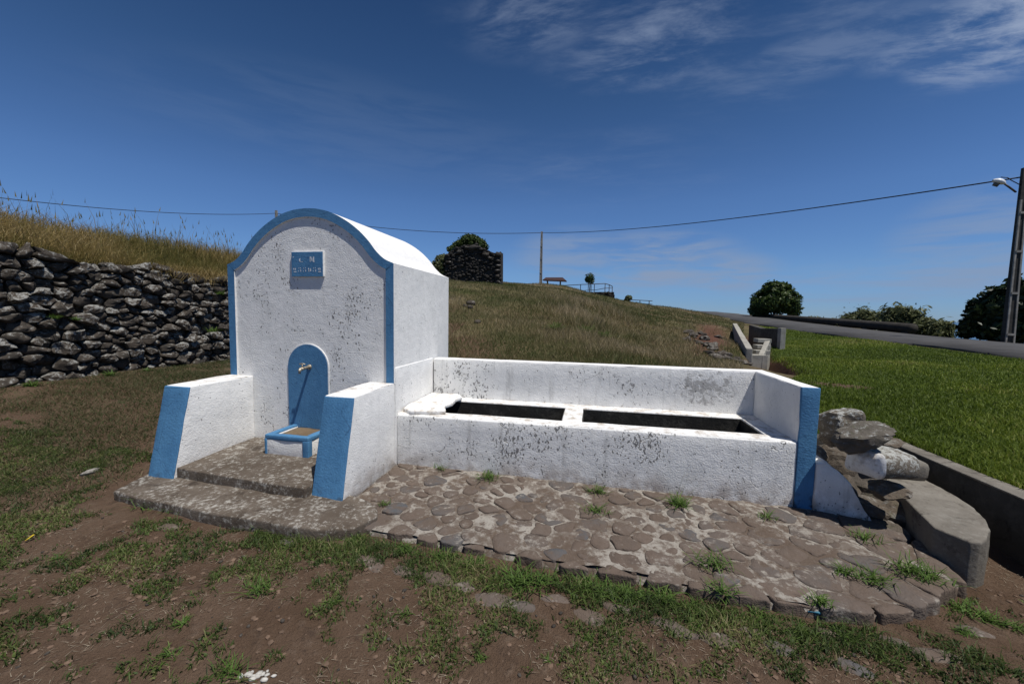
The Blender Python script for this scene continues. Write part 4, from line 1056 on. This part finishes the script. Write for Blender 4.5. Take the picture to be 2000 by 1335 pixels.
# ruin with a bush growing in it
RD = 25.0
RU = empty('ruined_stone_wall', tuple(pol(-16, RD, .075)), 'dark ruined gable of rough stone on the hilltop', 'ruin')
ro = [(868, 560), (868, 505), (876, 492), (892, 484), (905, 478), (930, 477), (942, 484), (955, 489), (962, 494), (978, 492), (978, 563), (930, 560)]
rp = [atd(u, v, RD) for u, v in ro]; ctr = sum(rp, Vector())/len(rp)
A = atd(868, 540, RD+.8); B = atd(978, 540, RD-.3); wd = (B-A); wd.z = 0; wl_ = wd.length; wd.normalize(); wn_ = Vector((wd.y, -wd.x, 0))
def onruin(u, v):
    d = ray(u, v); t = (A-CAM).dot(wn_)/d.dot(wn_); return CAM+d*t
pts = [onruin(u, v) for u, v in ro]
for p in pts:
    if p is pts[0] or p is pts[-1] or p is pts[-2]: p.z -= .5
V = [tuple(p-wn_*.05) for p in pts]+[tuple(p-wn_*.65) for p in pts]; n = len(pts)
add('wall_core', V, [tuple(range(n)), tuple(range(n, 2*n))[::-1]]+[(i, (i+1) % n, n+(i+1) % n, n+i) for i in range(n)], 'basalt_far', RU)
rng = random.Random(15); parts = []
poly2 = [((p-A).dot(wd), p.z) for p in pts]
zmin, zmax = min(q[1] for q in poly2), max(q[1] for q in poly2)
for i in range(620):
    s, z = rng.uniform(0, wl_), rng.uniform(zmin, zmax)
    if not inside((s, z), poly2): continue
    r = rng.uniform(.05, .12)
    parts.append(rock_vf(rng, tuple(A+wd*s+Vector((0, 0, z-A.z))+wn_*-.02), (r*1.4, r*1.2, r*.9), 1, .3, 3))
tag(add('wall_stones', *merge(*parts), 'basalt_far', RU, True), kind='stuff')
for (u, v, w, h) in [(973, 497, 12, 11), (972, 509, 13, 8), (973, 519, 12, 8), (972, 529, 13, 8), (972, 540, 12, 9), (973, 551, 12, 8), (950, 497, 18, 9), (925, 484, 22, 12), (897, 493, 12, 10), (874, 500, 12, 9), (940, 487, 12, 8), (972, 558, 12, 4), (876, 512, 12, 7), (912, 484, 12, 7), (958, 504, 10, 8)]:
    c = onruin(u, v); sc = RD/778*1.02
    V, F = rock_vf(rng, (0, 0, 0), (w*.5*sc, .22, h*.52*sc), 2, .12, 6, Matrix.Rotation(math.atan2(wd.y, wd.x), 3, 'Z'))
    add('quoin', [tuple(Vector(v_)+c) for v_ in V], F, 'basalt_far', RU, True)
q = atd(918, 520, 26.4); q.z = H1(q.x, q.y)
bush('bush', tuple(q), blobs_px([(920, 470, 22, 13), (935, 476, 16, 11), (902, 478, 16, 10), (886, 486, 12, 8), (946, 482, 8, 7)], 26.6), 4200, .085, 'leaf_green', 'green bush growing out of the top of the ruin', 'bush', 61, .08)
q = atd(860, 545, 26); q.z = H1(q.x, q.y)
bush('bush', tuple(q), blobs_px([(862, 512, 14, 16), (855, 525, 14, 16), (868, 535, 12, 14)], 26.2), 2600, .085, 'leaf_olive', 'olive bush between the ruin and the fountain roof', 'bush', 62, .05)

# ------------------------------------------------------------------ poles, cables, lamp
def pole(name, base, h, w0, w1, label, m, seed):
    t = empty(name, base, label, 'utility pole'); x, y, z = base
    V, F = [], []
    def pris(a, b, wx0, wx1, wy0, wy1, ox=0, oy=0):
        return [(x+ox+sx*w, y+oy+sy*v_, zz) for zz, w, v_ in ((a, wx0, wy0), (b, wx1, wy1)) for sx, sy in ((-1, -1), (1, -1), (1, 1), (-1, 1))], [(0, 3, 2, 1), (4, 5, 6, 7), (0, 1, 5, 4), (1, 2, 6, 5), (2, 3, 7, 6), (3, 0, 4, 7)]
    add('shaft', *pris(z-.5, z+h, w0, w1, w0*.55, w1*.6), m, t)
    # raised flange ribs with cross ties give the panelled concrete face
    for s in (-1, 1):
        vf = ([(x+s*(w0*.80 if zz < z+1 else w1*.9)+dx, y-(w0*.56 if zz < z+1 else w1*.61)+dy, zz) for zz in (z-.3, z+h*.82) for dx, dy in ((-.03, -.035), (.03, -.035), (.03, .02), (-.03, .02))], [(0, 3, 2, 1), (4, 5, 6, 7), (0, 1, 5, 4), (1, 2, 6, 5), (2, 3, 7, 6), (3, 0, 4, 7)])
        add('flange', *vf, 'pole', t)
    for f in (.04, .28, .52, .74):
        ww = w0+(w1-w0)*f; zz = z+h*f
        add('cross_tie', *box_vf(x-ww*.8, x+ww*.8, y-ww*.56-.05, y-ww*.5, zz, zz+.09), 'pole', t)
    return t
p1 = atd(1967, 668, 27.0); p1z = p1.z; h1 = 1.6+.2362*27-p1z
pole('utility_pole', (p1.x, p1.y, p1z), h1, .175, .095, 'tall shade-darkened concrete utility pole carrying the street lamp by the road', 'pole_shade', 1)
t1 = Vector((p1.x, p1.y, p1z+h1))
p2 = atd(1056, 556, 52); zt2 = atd(1057, 452, 52).z; z2 = H1(p2.x, p2.y)
pole('utility_pole', (p2.x, p2.y, z2), zt2-z2, .20, .12, 'slim grey concrete utility pole on the hill crest', 'pole', 2); t2 = Vector((p2.x, p2.y, zt2))
p3 = atd(540, 430, 60); zt3 = atd(540, 411, 60).z; z3 = H1(p3.x, p3.y)
pole('utility_pole', (p3.x, p3.y, z3), zt3-z3, .22, .14, 'utility pole whose tip shows behind the fountain arch', 'pole', 3); t3 = Vector((p3.x, p3.y, zt3))
e4 = atd(-160, 366, 46); z4 = H1(e4.x, e4.y)
pole('utility_pole', (e4.x, e4.y, z4), e4.z-z4+.2, .2, .12, 'utility pole on the bank past the end of the stone wall', 'pole', 4)
def cable(a, b, sag, r, label):
    a, b = Vector(a), Vector(b)
    pts_ = [a.lerp(b, i/40)-Vector((0, 0, sag*4*(i/40)*(1-i/40))) for i in range(41)]
    tag(add('overhead_cable', *tube(pts_, r, 5), 'cable', None, True), label, 'cable')
wa = atd(1940, 350, 26.4)
cable(t1-Vector((0, 0, .35)), t2-Vector((0, 0, .15)), 0.62, .030, 'black overhead cable from lamp pole to hilltop pole')
cable(t2-Vector((0, 0, .15)), t3-Vector((0, 0, .35)), .9, .035, 'black overhead cable passing behind the fountain roof')
cable(t3-Vector((0, 0, .35)), e4, .7, .028, 'black overhead cable above the grassy bank')
for tt, s in ((t2, .5), (t1, .4)):
    pass
LP = empty('street_lamp', tuple(t1-Vector((0, 0, 1.0))), 'white street lamp head on a short arm from the roadside pole', 'street lamp')
lh = atd(1953, 354, 26.5); arm0 = atd(1984, 375, 26.9)
add('arm', *tube([arm0, atd(1972, 366, 26.6), atd(1962, 359, 26.5)], .035, 8), 'rail', LP, True)
la, lb = atd(1938, 353, 26.4), atd(1964, 359, 26.5); dx = (lb-la).normalized(); sd2 = dx.cross(Vector((0, 0, 1))).normalized(); up2 = sd2.cross(dx)
HV, HF, LV2 = [], [], []
Ls = (lb-la).length
for i in range(9):
    t = i/8; w = math.sin(math.pi*min(1, t*.9+.08))**.6
    for k_ in range(12):
        a = 2*math.pi*k_/12; HV.append(tuple(la+dx*(t*Ls)+sd2*math.cos(a)*.17*w+up2*math.sin(a)*(.15 if math.sin(a) > 0 else .07)*w))
for i in range(8):
    for k_ in range(12): HF.append((i*12+k_, i*12+(k_+1) % 12, i*12+12+(k_+1) % 12, i*12+12+k_))
add('lamp_housing', HV, [f for f in HF if sum(HV[i][2] for i in f)/4 > (la.z+lb.z)/2-.02 or True], 'lamp_white', LP, True)
add('lamp_lens', *tube([la.lerp(lb, .22)-up2*.085, la.lerp(lb, .62)-up2*.085], [.09, .10], 10), 'lamp_grey', LP, True)
add('feed_wire', *tube([t1-Vector((0, 0, .75)), atd(1975, 352, 26.7), atd(1968, 347, 26.6), atd(1955, 346, 26.5)], .018, 5), 'cable', LP, True)

# ------------------------------------------------------------------ shelter, terrace, railings on the hill
SHD = 52
SHL = empty('picnic_shelter', tuple(atd(1084, 556, SHD)), 'small open shelter with red pitched roof on the hill crest', 'shelter')
def PS(u, v, dd=0): return atd(u, v, SHD+dd)
rf = [PS(1060, 546), PS(1106, 548), PS(1099, 541.5, 1.2), PS(1066, 541.5, 1.2), PS(1063, 546.5, 2.4), PS(1107, 548.5, 2.4)]
V = [tuple(p) for p in rf]+[tuple(p-Vector((0, 0, .14))) for p in rf]
add('roof', V, [(0, 1, 2, 3), (3, 2, 5, 4), (7, 6, 9, 8), (8, 9, 10, 11), (0, 6, 7, 1), (4, 5, 11, 10), (1, 7, 8, 2), (2, 8, 11, 5), (0, 3, 9, 6), (3, 4, 10, 9)], 'tile', SHL)
for u, dd in ((1069, .5), (1094, .5), (1070, 1.9), (1095, 1.9)):
    a = PS(u, 546.5, dd); add('post', *tube([(a.x, a.y, a.z-2.4), a], .07, 6), 'timber', SHL)
for u in (1069, 1094):
    a = PS(u, 550, .5); b = PS(u-3, 546.5, .5); c = PS(u+3, 546.5, .5); add('brace', *merge(tube([a, b], .045, 5), tube([a, c], .045, 5)), 'timber', SHL)
TE = empty('terrace_wall', tuple(atd(1165, 582, 46)), 'dark stone terrace wall below the railing on the hill', 'wall')
c0, c1, c2 = atd(1128, 570, 47), atd(1199.5, 570, 45), atd(1190, 570, 52)
V = []
for p in (c0, c1, c2): V += [(p.x, p.y, p.z), (p.x, p.y, p.z-2.2)]
q4 = atd(1120, 570, 55); V += [(q4.x, q4.y, q4.z), (q4.x, q4.y, q4.z-2.2)]
add('wall_core', V, [(0, 1, 3, 2), (2, 3, 5, 4), (4, 5, 7, 6), (6, 7, 1, 0), (0, 2, 4, 6)], 'basalt_far', TE)
parts = []
for i in range(260):
    s = rng.random(); p = c0.lerp(c1, s); z = p.z-rng.uniform(.05, 1.7); r = rng.uniform(.09, .17)
    parts.append(rock_vf(rng, (p.x, p.y, z), (r*1.3, r*.6, r*.9), 1, .3, 3))
tag(add('wall_stones', *merge(*parts), 'basalt_far', TE, True), kind='stuff')
RL = empty('railing', tuple(atd(1170, 570, 46)), 'long grey metal railing along the hill terrace', 'railing')
rt = [(1062, 559, 50), (1106, 557, 48.5), (1134, 555.5, 47.3), (1161, 554.5, 46.3), (1182, 553.5, 45.5), (1190, 556, 46.5), (1196, 559, 48)]
T = [atd(*q) for q in rt]
add('top_rail', *tube(T, .045, 6), 'rail', RL, True)
add('mid_rail', *tube([atd(1120, 568.3, 47.7), atd(1150, 566.5, 46.6), atd(1164, 566, 46.2), atd(1182, 562.5, 45.5), atd(1196, 562, 48)], .035, 6), 'rail', RL, True)
for u, v, d in rt[1:]: 
    a = atd(u, v, d); add('post', *tube([a, a-Vector((0, 0, 1.05))], .045, 6), 'rail', RL)
RL2 = empty('railing', tuple(atd(1250, 590, 48)), 'short two bar railing beside the small hilltop shrub', 'railing')
for v0, v1 in ((585, 587.5), (592, 594)): add('rail', *tube([atd(1228, v0, 49), atd(1274, v1, 47)], .045, 6), 'rail', RL2, True)
for u, v in ((1231, 585), (1250, 586), (1268, 587)):
    a = atd(u, v, 48); add('post', *tube([a, a-Vector((0, 0, 1.1))], .05, 6), 'rail', RL2)
yt = atd(1152, 572, 49)
YT = bush('young_tree', (yt.x, yt.y, yt.z-.3), blobs_px([(1152, 541, 9, 8), (1154, 548, 8, 6), (1149, 546, 7, 7)], 49), 900, .10, 'leaf_green', 'small round staked tree behind the terrace railing', 'tree', 71, .05)
for du in (-3, 3):
    a = atd(1152+du, 556, 49); add('stake', *tube([a, a-Vector((0, 0, 1.4))], .035, 5), 'timber', YT)
q = atd(1226, 594, 49)
bush('bush', (q.x, q.y, q.z), blobs_px([(1228, 581, 7, 5), (1224, 586, 6, 5)], 49), 700, .10, 'leaf_olive', 'small yellowish shrub beside the short railing', 'bush', 72, .05)

# roadside barrier: long rounded beam on short posts
GB = empty('road_barrier', (RX1+.6, 30, 1.0), 'long dark round beam barrier on short posts along the road', 'barrier')
bx = RX1+.55; a0 = onx(1478, 616, bx); a1 = onx(1783, 641, bx)
pts_ = [a0.lerp(a1, i/12) for i in range(13)]
V, F = tube(pts_, .26, 12); add('beam', V, F, 'beam', GB, True)
for u in (1493, 1565, 1622, 1695, 1779):
    f = (onx(u, 630, bx).y-a0.y)/(a1.y-a0.y); p = a0.lerp(a1, min(max(f, 0.0), .985)); g = float(road_z(p.y))
    add('post', *rough(*box_vf(p.x-.18, p.x+.18, p.y-.24, p.y+.24, g-.5, p.z-.05), .02, 0, 0), 'beam', GB)

# ------------------------------------------------------------------ grasses (uncountable stuff)
NP = np.random.default_rng(4)
def blades(P, h, w, lean, tint, seg=1, bend=.5):
    n = len(P); a = NP.uniform(0, 2*np.pi, n); dx, dy = np.cos(a), np.sin(a); la = NP.uniform(0, 2*np.pi, n)
    L = np.stack([np.cos(la), np.sin(la), np.zeros(n)], 1)*(lean*h)[:, None]
    W = np.stack([dx, dy, np.zeros(n)], 1)*w[:, None]*.5; Z = np.array([0, 0, 1.])
    if seg == 1:
        V = np.stack([P-W, P+W, P+L+Z*h[:, None]], 1).reshape(-1, 3); i = np.arange(n)*3
        return V, np.stack([i, i+1, i+2], 1), np.repeat(tint, 3)
    mid = P+L*.32+Z*(h*.62)[:, None]; tip = P+L+Z*(h*(1-.25*np.minimum(lean, 1.5)))[:, None]
    V = np.stack([P-W, P+W, mid-W*.75, mid+W*.75, tip], 1).reshape(-1, 3); i = np.arange(n)*5
    T = np.concatenate([np.stack([i, i+1, i+3], 1), np.stack([i, i+3, i+2], 1), np.stack([i+2, i+3, i+4], 1)])
    return V, T, np.repeat(tint, 5)
def stack(L):
    V, T, C, o = [], [], [], 0
    for v, t, c in L: V.append(v); T.append(t+o); C.append(c); o += len(v)
    return np.concatenate(V), np.concatenate(T), np.concatenate(C)
def field(n, x0, x1, y0, y1): return NP.uniform(x0, x1, n), NP.uniform(y0, y1, n)
def gp(x, y, dz=-.01): return np.stack([x, y, height(x, y)+dz], 1)
# lawn
Ls = []
def polar(n, az0, az1, d0, d1, power=1.0):
    az = np.radians(NP.uniform(az0, az1, n)); u = NP.random(n)
    d = (d0**(2-power)+(d1**(2-power)-d0**(2-power))*u)**(1/(2-power)) if power != 2 else d0*(d1/d0)**u
    return CAM.x+d*np.sin(az), CAM.y+d*np.cos(az), d
x, y, d = polar(250000, 16, 62, 4.6, 32, 1.75)
ditch = (x < border_lawn(y)) & (y > 1.2)
k_ = (((x > 5.40)) | ((y > 1.26) & (x > 3.95))) & (x < RX0-.12) & (y < 27) & ~ditch & (y > -3)
bare = NP.random(len(x)) < .9*np.exp(-((x-6.6)/.7)**2-((y-4.6)/.3)**2)
x, y, d = x[k_ & ~bare], y[k_ & ~bare], d[k_ & ~bare]; n = len(x)
pt = fbm(x*.8, y*.8, 41, 3)
h = (.035+.045*NP.random(n)+.07*(pt-.4))*(1+.25*np.exp(-((x-5.5)/.35)**2)*(1+NP.random(n))); h = np.clip(h, .03, .22)
Ls = stack([blades(gp(x, y), h, .0042+.00085*d, NP.uniform(.2, .9, n), np.clip(.44+.8*(pt-.5)+1.1*(fbm(x*.28, y*.28, 45, 3)-.5)+NP.normal(0, .2, n), 0, 1), 2)])
o = tag(add_tris('lawn_grass', *Ls, 'lawn'), 'bright green lawn grass beyond the retaining wall', 'grass', None, 'stuff')
# hillside grass
x, y, d = polar(210000, -26, 19, 5.6, 62, 1.85)
k_ = (y > 1.3) & (x < border_hill(y)) & (x > -9) & (x < RX0-.15)
az = np.degrees(np.arctan2(x-CAM.x, y-CAM.y))
g_, dr_, red_ = cover(x, y); k_ &= NP.random(len(x)) > red_*1.1
x, y, d, az = x[k_], y[k_], d[k_], az[k_]; n = len(x)
pt = fbm(x*.45, y*.45, 51, 4); tall = np.exp(-((az+.5)/7.)**2-((d-16)/6.)**2)*sstep(.38, .6, fbm(x*.9, y*.9, 57, 3))
h = .05+.08*NP.random(n)+.10*np.clip(pt-.4, 0, 1)+.55*tall*NP.random(n)+.12*sstep(28, 42, d)*NP.random(n)
ti = np.clip(.36+1.7*(pt-.5)+.40*tall+.15*sstep(20, 40, d)+NP.normal(0, .2, n), 0, 1)
Ls = stack([blades(gp(x, y), h, .004+.00085*d, NP.uniform(.2, 1.0, n), ti, 1)])
tag(add_tris('hillside_grass', *Ls, 'hillgrass'), 'dry brown and green grass covering the hillside', 'grass', None, 'stuff')
# bank grass above the wall
n = 95000; x = WX+.10-10.5*NP.random(n)**1.7; y = NP.uniform(-3.5, 11.5, n)
pt = fbm(x*.8, y*.8, 61, 4); over = sstep(WX-.25, WX+.1, x)
h = (.32+.36*NP.random(n)+.45*(pt-.5))*(1-.4*over); h = np.clip(h, .12, .85)
P = gp(x, y); P[:, 2] = np.where(x > WX-.02, height(np.full(n, WX-.05), y)-.02, P[:, 2])
dead = sstep(.5, .1, np.abs(x-WX))*sstep(.4, .6, fbm(y*1.1, x*.2, 67, 2))
ti = np.clip(.45+1.3*(pt-.5)+.25*dead+NP.normal(0, .18, n), 0, 1)
A_ = blades(P, h, NP.uniform(.006, .012, n), NP.uniform(.3, 1.1, n), ti, 2)
# hanging dead grass over the wall head
n2 = 9000; y = NP.uniform(-2.5, 8, n2); y = y[fbm(y*1.1, y*0, 69, 2) > .47]; n2 = len(y)
P = np.stack([np.full(n2, WX+.12)+NP.normal(0, .12, n2), y, height(np.full(n2, WX-.05), y)+NP.uniform(-.12, .12, n2)], 1)
B_ = blades(P, NP.uniform(.08, .3, n2), NP.uniform(.005, .01, n2), NP.uniform(.6, 1.8, n2), NP.uniform(.6, 1, n2), 2)
# tall stalks with seed heads
n3 = 520; x = NP.uniform(WX-6, WX-.2, n3); y = NP.uniform(-3, 8, n3); hh = NP.uniform(.6, 1.15, n3)
C_ = blades(gp(x, y), hh, np.full(n3, .012), NP.uniform(.05, .35, n3), NP.uniform(.3, .8, n3), 2)
tips = C_[0].reshape(-1, 5, 3)[:, 4]
D_ = blades(tips-np.array([0, 0, .05]), np.full(n3, .13), np.full(n3, .024), NP.uniform(0, .4, n3), NP.uniform(.1, .5, n3), 1)
tag(add_tris('bank_grass', *stack([A_, B_, C_, D_]), 'bankgrass'), 'tall dry grass on the bank above the dry stone wall', 'grass', None, 'stuff')
# worn turf at the left
n = 190000; x, y = field(n, -6.15, -1.7, -3.6, 6.5)
pt = fbm(x*1.6, y*1.6, 81, 4); keep = (NP.random(n) < np.clip(sstep(-1.9, -3.2, x)*.7+.25, 0, 1)*sstep(.30, .52, pt+.10*sstep(-2.5, -4.5, x))) & ~((x > -2.25) & (y > -1.4) & (y < 1.6))
x, y, pt = x[keep], y[keep], pt[keep]; n = len(x)
Ls = stack([blades(gp(x, y), .022+.045*NP.random(n)+.04*(pt-.5), NP.uniform(.005, .011, n), NP.uniform(.4, 1.8, n), np.clip(.52+.7*(fbm(x*3.1, y*3.1, 85, 3)-.5)+NP.normal(0, .24, n), 0, 1), 1)])
tag(add_tris('worn_turf', *Ls, 'turf'), 'short worn turf between fountain and dry stone wall', 'grass', None, 'stuff')
# low weeds on the bare soil in front
n = 330000; x, y = field(n, -4.8, 5.1, -3.5, -.4)
pt = fbm(x*2.3, y*2.3, 91, 4); pl = fbm(x*.8, y*.8, 95, 3)
edge = np.exp(-((y+1.40+.015*x)/.15)**2)*(x > -.4)*(x < 4.3)
okp = ~((x > .0) & (x < 4.45) & (y > np.interp(x, [0, .30, .36, 1.16, 1.9, 2.6, 3.2, 3.6, 3.82, 4.08, 4.28, 4.47], [-1.37, -1.37, -1.22, -1.25, -1.28, -1.31, -1.325, -1.31, -1.25, -1.11, -.97, -.83]))) & ~((x > -2.1) & (x < .3) & (y > -1.37)) & ~((x > 4.4) & (y > -.8))
fine_ = fbm(x*8.5, y*8.5, 97, 2)
keep = okp & (NP.random(n) < .85*sstep(.47, .60, pt*.45+pl*.20+fine_*.35+.12*edge+.035*sstep(-.5, -2.5, x)-.05*sstep(-1.6, -2.2, y)))
x, y, pt, edge = x[keep], y[keep], pt[keep], edge[keep]; n = len(x)
gsel = NP.random(n) < .45
hb = np.where(gsel, .018+.034*NP.random(n), .008+.014*NP.random(n))*(1+.8*edge)
wb = np.where(gsel, NP.uniform(.003, .006, n), NP.uniform(.007, .014, n))
Ls1 = blades(gp(x, y, .004*NP.random(n)), hb, wb, NP.uniform(.4, 1.8, n), np.clip(.40+.9*(pt-.55)+1.0*(fbm(x*3.7, y*3.7, 93, 3)-.5)+NP.normal(0, .22, n), 0, 1), 2)
tag(add_tris('ground_weeds', *stack([Ls1]), 'weed'), 'low green weeds patching the brown soil', 'weeds', None, 'stuff')
# straw and pebbles
n = 30000; x, y = field(n, -5, 5.1, -3.5, -.3); ok_ = (~((x > .0) & (x < 4.45) & (y > -1.44)) & ~((x > -2.2) & (x < .4) & (y > -1.40))) & (fbm(x*1.9, y*1.9, 99, 3) > .44)
x, y = x[ok_], y[ok_]; n = len(x); P = gp(x, y, .004); a = NP.uniform(0, 6.28, n); L = NP.uniform(.012, .055, n)
D = np.stack([np.cos(a)*L, np.sin(a)*L, NP.uniform(-.002, .006, n)], 1); Wd = np.stack([-np.sin(a), np.cos(a), np.zeros(n)], 1)*.0014
V = np.stack([P-Wd, P+Wd, P+D], 1).reshape(-1, 3); i = np.arange(n)*3
tag(add_tris('straw_litter', V, np.stack([i, i+1, i+2], 1), np.repeat(NP.random(n), 3), 'straw'), 'scattered straw litter on the soil', 'straw', None, 'stuff')
parts = []; rng = random.Random(200)
clod = []
for i in range(2600):
    x_, y_ = rng.uniform(-4, 5), rng.uniform(-3.3, -.6)
    if (.0 < x_ < 4.45 and y_ > -1.5) or (-2.2 < x_ < .4 and y_ > -1.42): continue
    clod.append((x_, y_, rng.uniform(.004, .016)))
zz_ = height(np.array([q[0] for q in clod]), np.array([q[1] for q in clod]))
cl = merge(*[rock_vf(rng, (q[0], q[1], z_+q[2]*.15), (q[2]*1.3, q[2]*1.1, q[2]*.7), 1, .4, 2) for q, z_ in zip(clod, zz_)])
tag(add('soil_clods', *cl, 'clod'), 'crumbled brown clods on the bare soil', 'soil clods', None, 'stuff')
for i in range(420):
    x_, y_ = rng.uniform(-3.5, 5), rng.uniform(-3.3, -.6)
    if (.0 < x_ < 4.45 and y_ > -1.44) or (-2.2 < x_ < .4 and y_ > -1.4): continue
    r = rng.uniform(.004, .013); parts.append(rock_vf(rng, (x_, y_, H1(x_, y_)+r*.3), (r*1.3, r, r*.7), 1, .3, 2))
tag(add('pebbles', *merge(*parts), 'ditch_rock', None, True), 'small pebbles strewn over the brown soil', 'pebbles', None, 'stuff')

# ------------------------------------------------------------------ countable tufts
def tuft(P, n, hmin, hmax, spread, label, group, seed, tall=0, wide=.008):
    r = np.random.default_rng(seed); V, T, C = [], [], []; o = 0
    for i in range(n+tall):
        a = r.uniform(0, 6.283); l = r.uniform(hmin, hmax); out_ = r.uniform(.45, 1.25); a2 = r.uniform(0, 6.283); b = np.array(P)+np.array([math.cos(a2), math.sin(a2)*.7, 0])*(spread*.32*min(1.3, abs(r.normal(0, 1))))
        w = wide*r.uniform(.6, 1.2)
        if i >= n: l = hmax*r.uniform(1.5, 2.0); out_ = r.uniform(.2, .5); a = r.uniform(-.4, .9); w = wide*.6
        dr = np.array([math.cos(a), math.sin(a), 0]); sd = np.array([-math.sin(a), math.cos(a), 0]); ti = min(1, max(0, r.normal(.5, .22)))
        for k in range(5):
            t = k/4; p = b+dr*(l*out_*t)+np.array([0, 0, 1])*(l*(t*(1-.22*out_)-.48*out_*t*t)); ww = w*(1-t)**.6*.5
            V += [p-sd*ww, p+sd*ww]; C += [ti*(.6+.4*t)]*2
        for k in range(4): q = o+2*k; T += [(q, q+1, q+3), (q, q+3, q+2)]
        o += 10
    V = np.array(V); ob = add_tris('grass_tuft', V-np.array(P), np.array(T), np.array(C), 'tuft'); ob.location = P; ORIG[ob.name] = Vector(P)
    return tag(ob, label, 'grass tuft', group)
g1, l1 = 'grass tufts in the paving joints', 'green grass tuft growing from a joint in the stone paving'
for i, (u, v, nn, hm) in enumerate([(858, 924, 26, .07), (952, 940, 60, .11), (1168, 965, 50, .10), (1165, 1000, 46, .10), (1395, 1100, 55, .12), (1412, 1146, 40, .10), (1498, 1008, 30, .08), (1690, 1048, 40, .10), (1650, 1110, 50, .09), (1710, 1125, 60, .10), (1770, 1105, 70, .13), (1600, 1165, 40, .08), (1820, 1120, 50, .12), (752, 990, 26, .05)]):
    P = onz(u, v, -.05); P.z = PVZ(P.x, P.y)+.005
    tuft(tuple(P), int(nn*1.3), hm*.4, hm*1.4, hm*2.4, l1, g1, 300+i, 0, .008)
P = onz(1325, 985, -.04); P.z = PVZ(P.x, P.y)+.004
tuft(tuple(P), 110, .08, .20, .16, 'large grass tuft with tall seed stalks against the trough front', None, 320, 5)
g2, l2 = 'grass tufts along the step and paving edge', 'spreading grass tuft growing along the front edge of the step and paving'
for i, (u, v, nn, hm) in enumerate([(300, 1000, 110, .16), (345, 1010, 70, .12), (520, 1040, 70, .13), (600, 1052, 40, .10), (690, 1060, 60, .09), (790, 1085, 70, .10), (860, 1095, 60, .10), (930, 1110, 60, .11), (1010, 1140, 130, .16), (1060, 1135, 60, .12), (1150, 1145, 110, .15), (1215, 1160, 100, .14), (1290, 1165, 80, .13), (1350, 1180, 40, .10), (1480, 1195, 40, .09), (1560, 1215, 50, .09), (1640, 1225, 40, .09), (1885, 1175, 70, .11), (1925, 1190, 50, .10)]):
    P = onz(u, v, -.12); P.z = H1(P.x, P.y)-.004
    tuft(tuple(P), int(nn*1.3), hm*.35, hm*1.1, hm*2.2, l2, g2, 340+i, 0, .008)
g3, l3 = 'grass tufts on the bare soil', 'low spiky grass tuft standing alone on bare brown soil'
for i, (u, v, nn, hm) in enumerate([(505, 1170, 80, .12), (650, 1190, 50, .06), (355, 1235, 50, .07), (455, 1318, 60, .12), (20, 915, 40, .12), (45, 1060, 30, .08), (115, 1110, 40, .08), (940, 1280, 30, .05), (1145, 1240, 30, .06), (790, 1200, 50, .06), (1360, 1220, 40, .07), (1400, 1245, 30, .06), (1075, 1280, 24, .05), (330, 1290, 40, .07), (1985, 1205, 40, .09), (1890, 1225, 50, .08)]):
    P = onz(u, v, -.12); P.z = H1(P.x, P.y)-.004
    tuft(tuple(P), nn, hm*.35, hm*1.05, hm*1.6, l3, g3, 380+i, 0, .0065)
for i, (u, v, hm) in enumerate([(430, 575, .16), (415, 648, .2), (108, 622, .12), (150, 625, .1), (60, 735, .16), (215, 728, .16), (285, 712, .1)]):
    P = onx(u, v, -6.02 if v > 700 else -6.10)
    if v > 700: P.z = H1(P.x, P.y)
    tuft(tuple(P), 60, hm*.5, hm*1.2, hm*1.2, 'small green weed rooted among the stones of the dry stone wall', 'weeds in the dry stone wall', 450+i, 0, .014)['category'] = 'weed'
# ferny green plants low on the hillside
for i, (u, v, d) in enumerate([(1083, 655, 12.2), (1145, 652, 12.4), (1175, 656, 12.0)]):
    q = atd(u, v+14, d); q.z = H1(q.x, q.y)
    tuft(tuple(q), 120, .2, .48, .4, 'feathery green fern clump low on the hillside behind the trough', 'fern clumps on the hillside', 420+i, 0, .03)['category'] = 'fern'

# ------------------------------------------------------------------ small litter
P = onz(57, 1048, -.02); P.z = H1(P.x, P.y)+.012
tag(add('fallen_leaf', [(P.x-.012, P.y-.02, P.z), (P.x+.012, P.y-.018, P.z+.012), (P.x+.018, P.y+.02, P.z+.03), (P.x-.006, P.y+.024, P.z+.026)], [(0, 1, 2, 3)], 'yellow'), 'single bright yellow fallen leaf on the worn turf', 'leaf')
rng = random.Random(500)
def crumbs(name, u, v, n, rad, label):
    P = onz(u, v, -.12); parts = []
    for i in range(n):
        x_, y_ = P.x+rng.gauss(0, rad), P.y+rng.gauss(0, rad*.5); r = rng.uniform(.004, .016); parts.append(rock_vf(rng, (x_, y_, H1(x_, y_)+r*.2), (r*1.4, r, r*.6), 1, .3, 3))
    tag(add(name, *merge(*parts), 'rubble_white', None, True), label, 'plaster crumbs', None, 'stuff')
crumbs('plaster_crumbs', 498, 1324, 20, .035, 'white plaster crumbs spilled beside a spiky grass tuft')
P = onz(176, 918, .02); z = H1(P.x, P.y)
tag(add('pale_stone', *rock_vf(rng, (P.x, P.y, z+.01), (.085, .05, .03), 2, .45, 7), 'pale_rock', None, True), 'flat pale stone lying on the turf left of the step', 'stone')
P = onz(1592, 1198, -.14); z = max(H1(P.x, P.y), -.16)+.03
tag(add('plastic_scrap', *rough(*prism([(P.x-.045, P.y-.012), (P.x+.01, P.y-.02), (P.x+.05, P.y-.004), (P.x+.035, P.y+.016), (P.x-.02, P.y+.018)], 'z', z, z+.012), .003, .02, .012, 9, 30), 'scrap', None, True), 'crumpled scrap of blue plastic at the paving edge', 'plastic scrap')
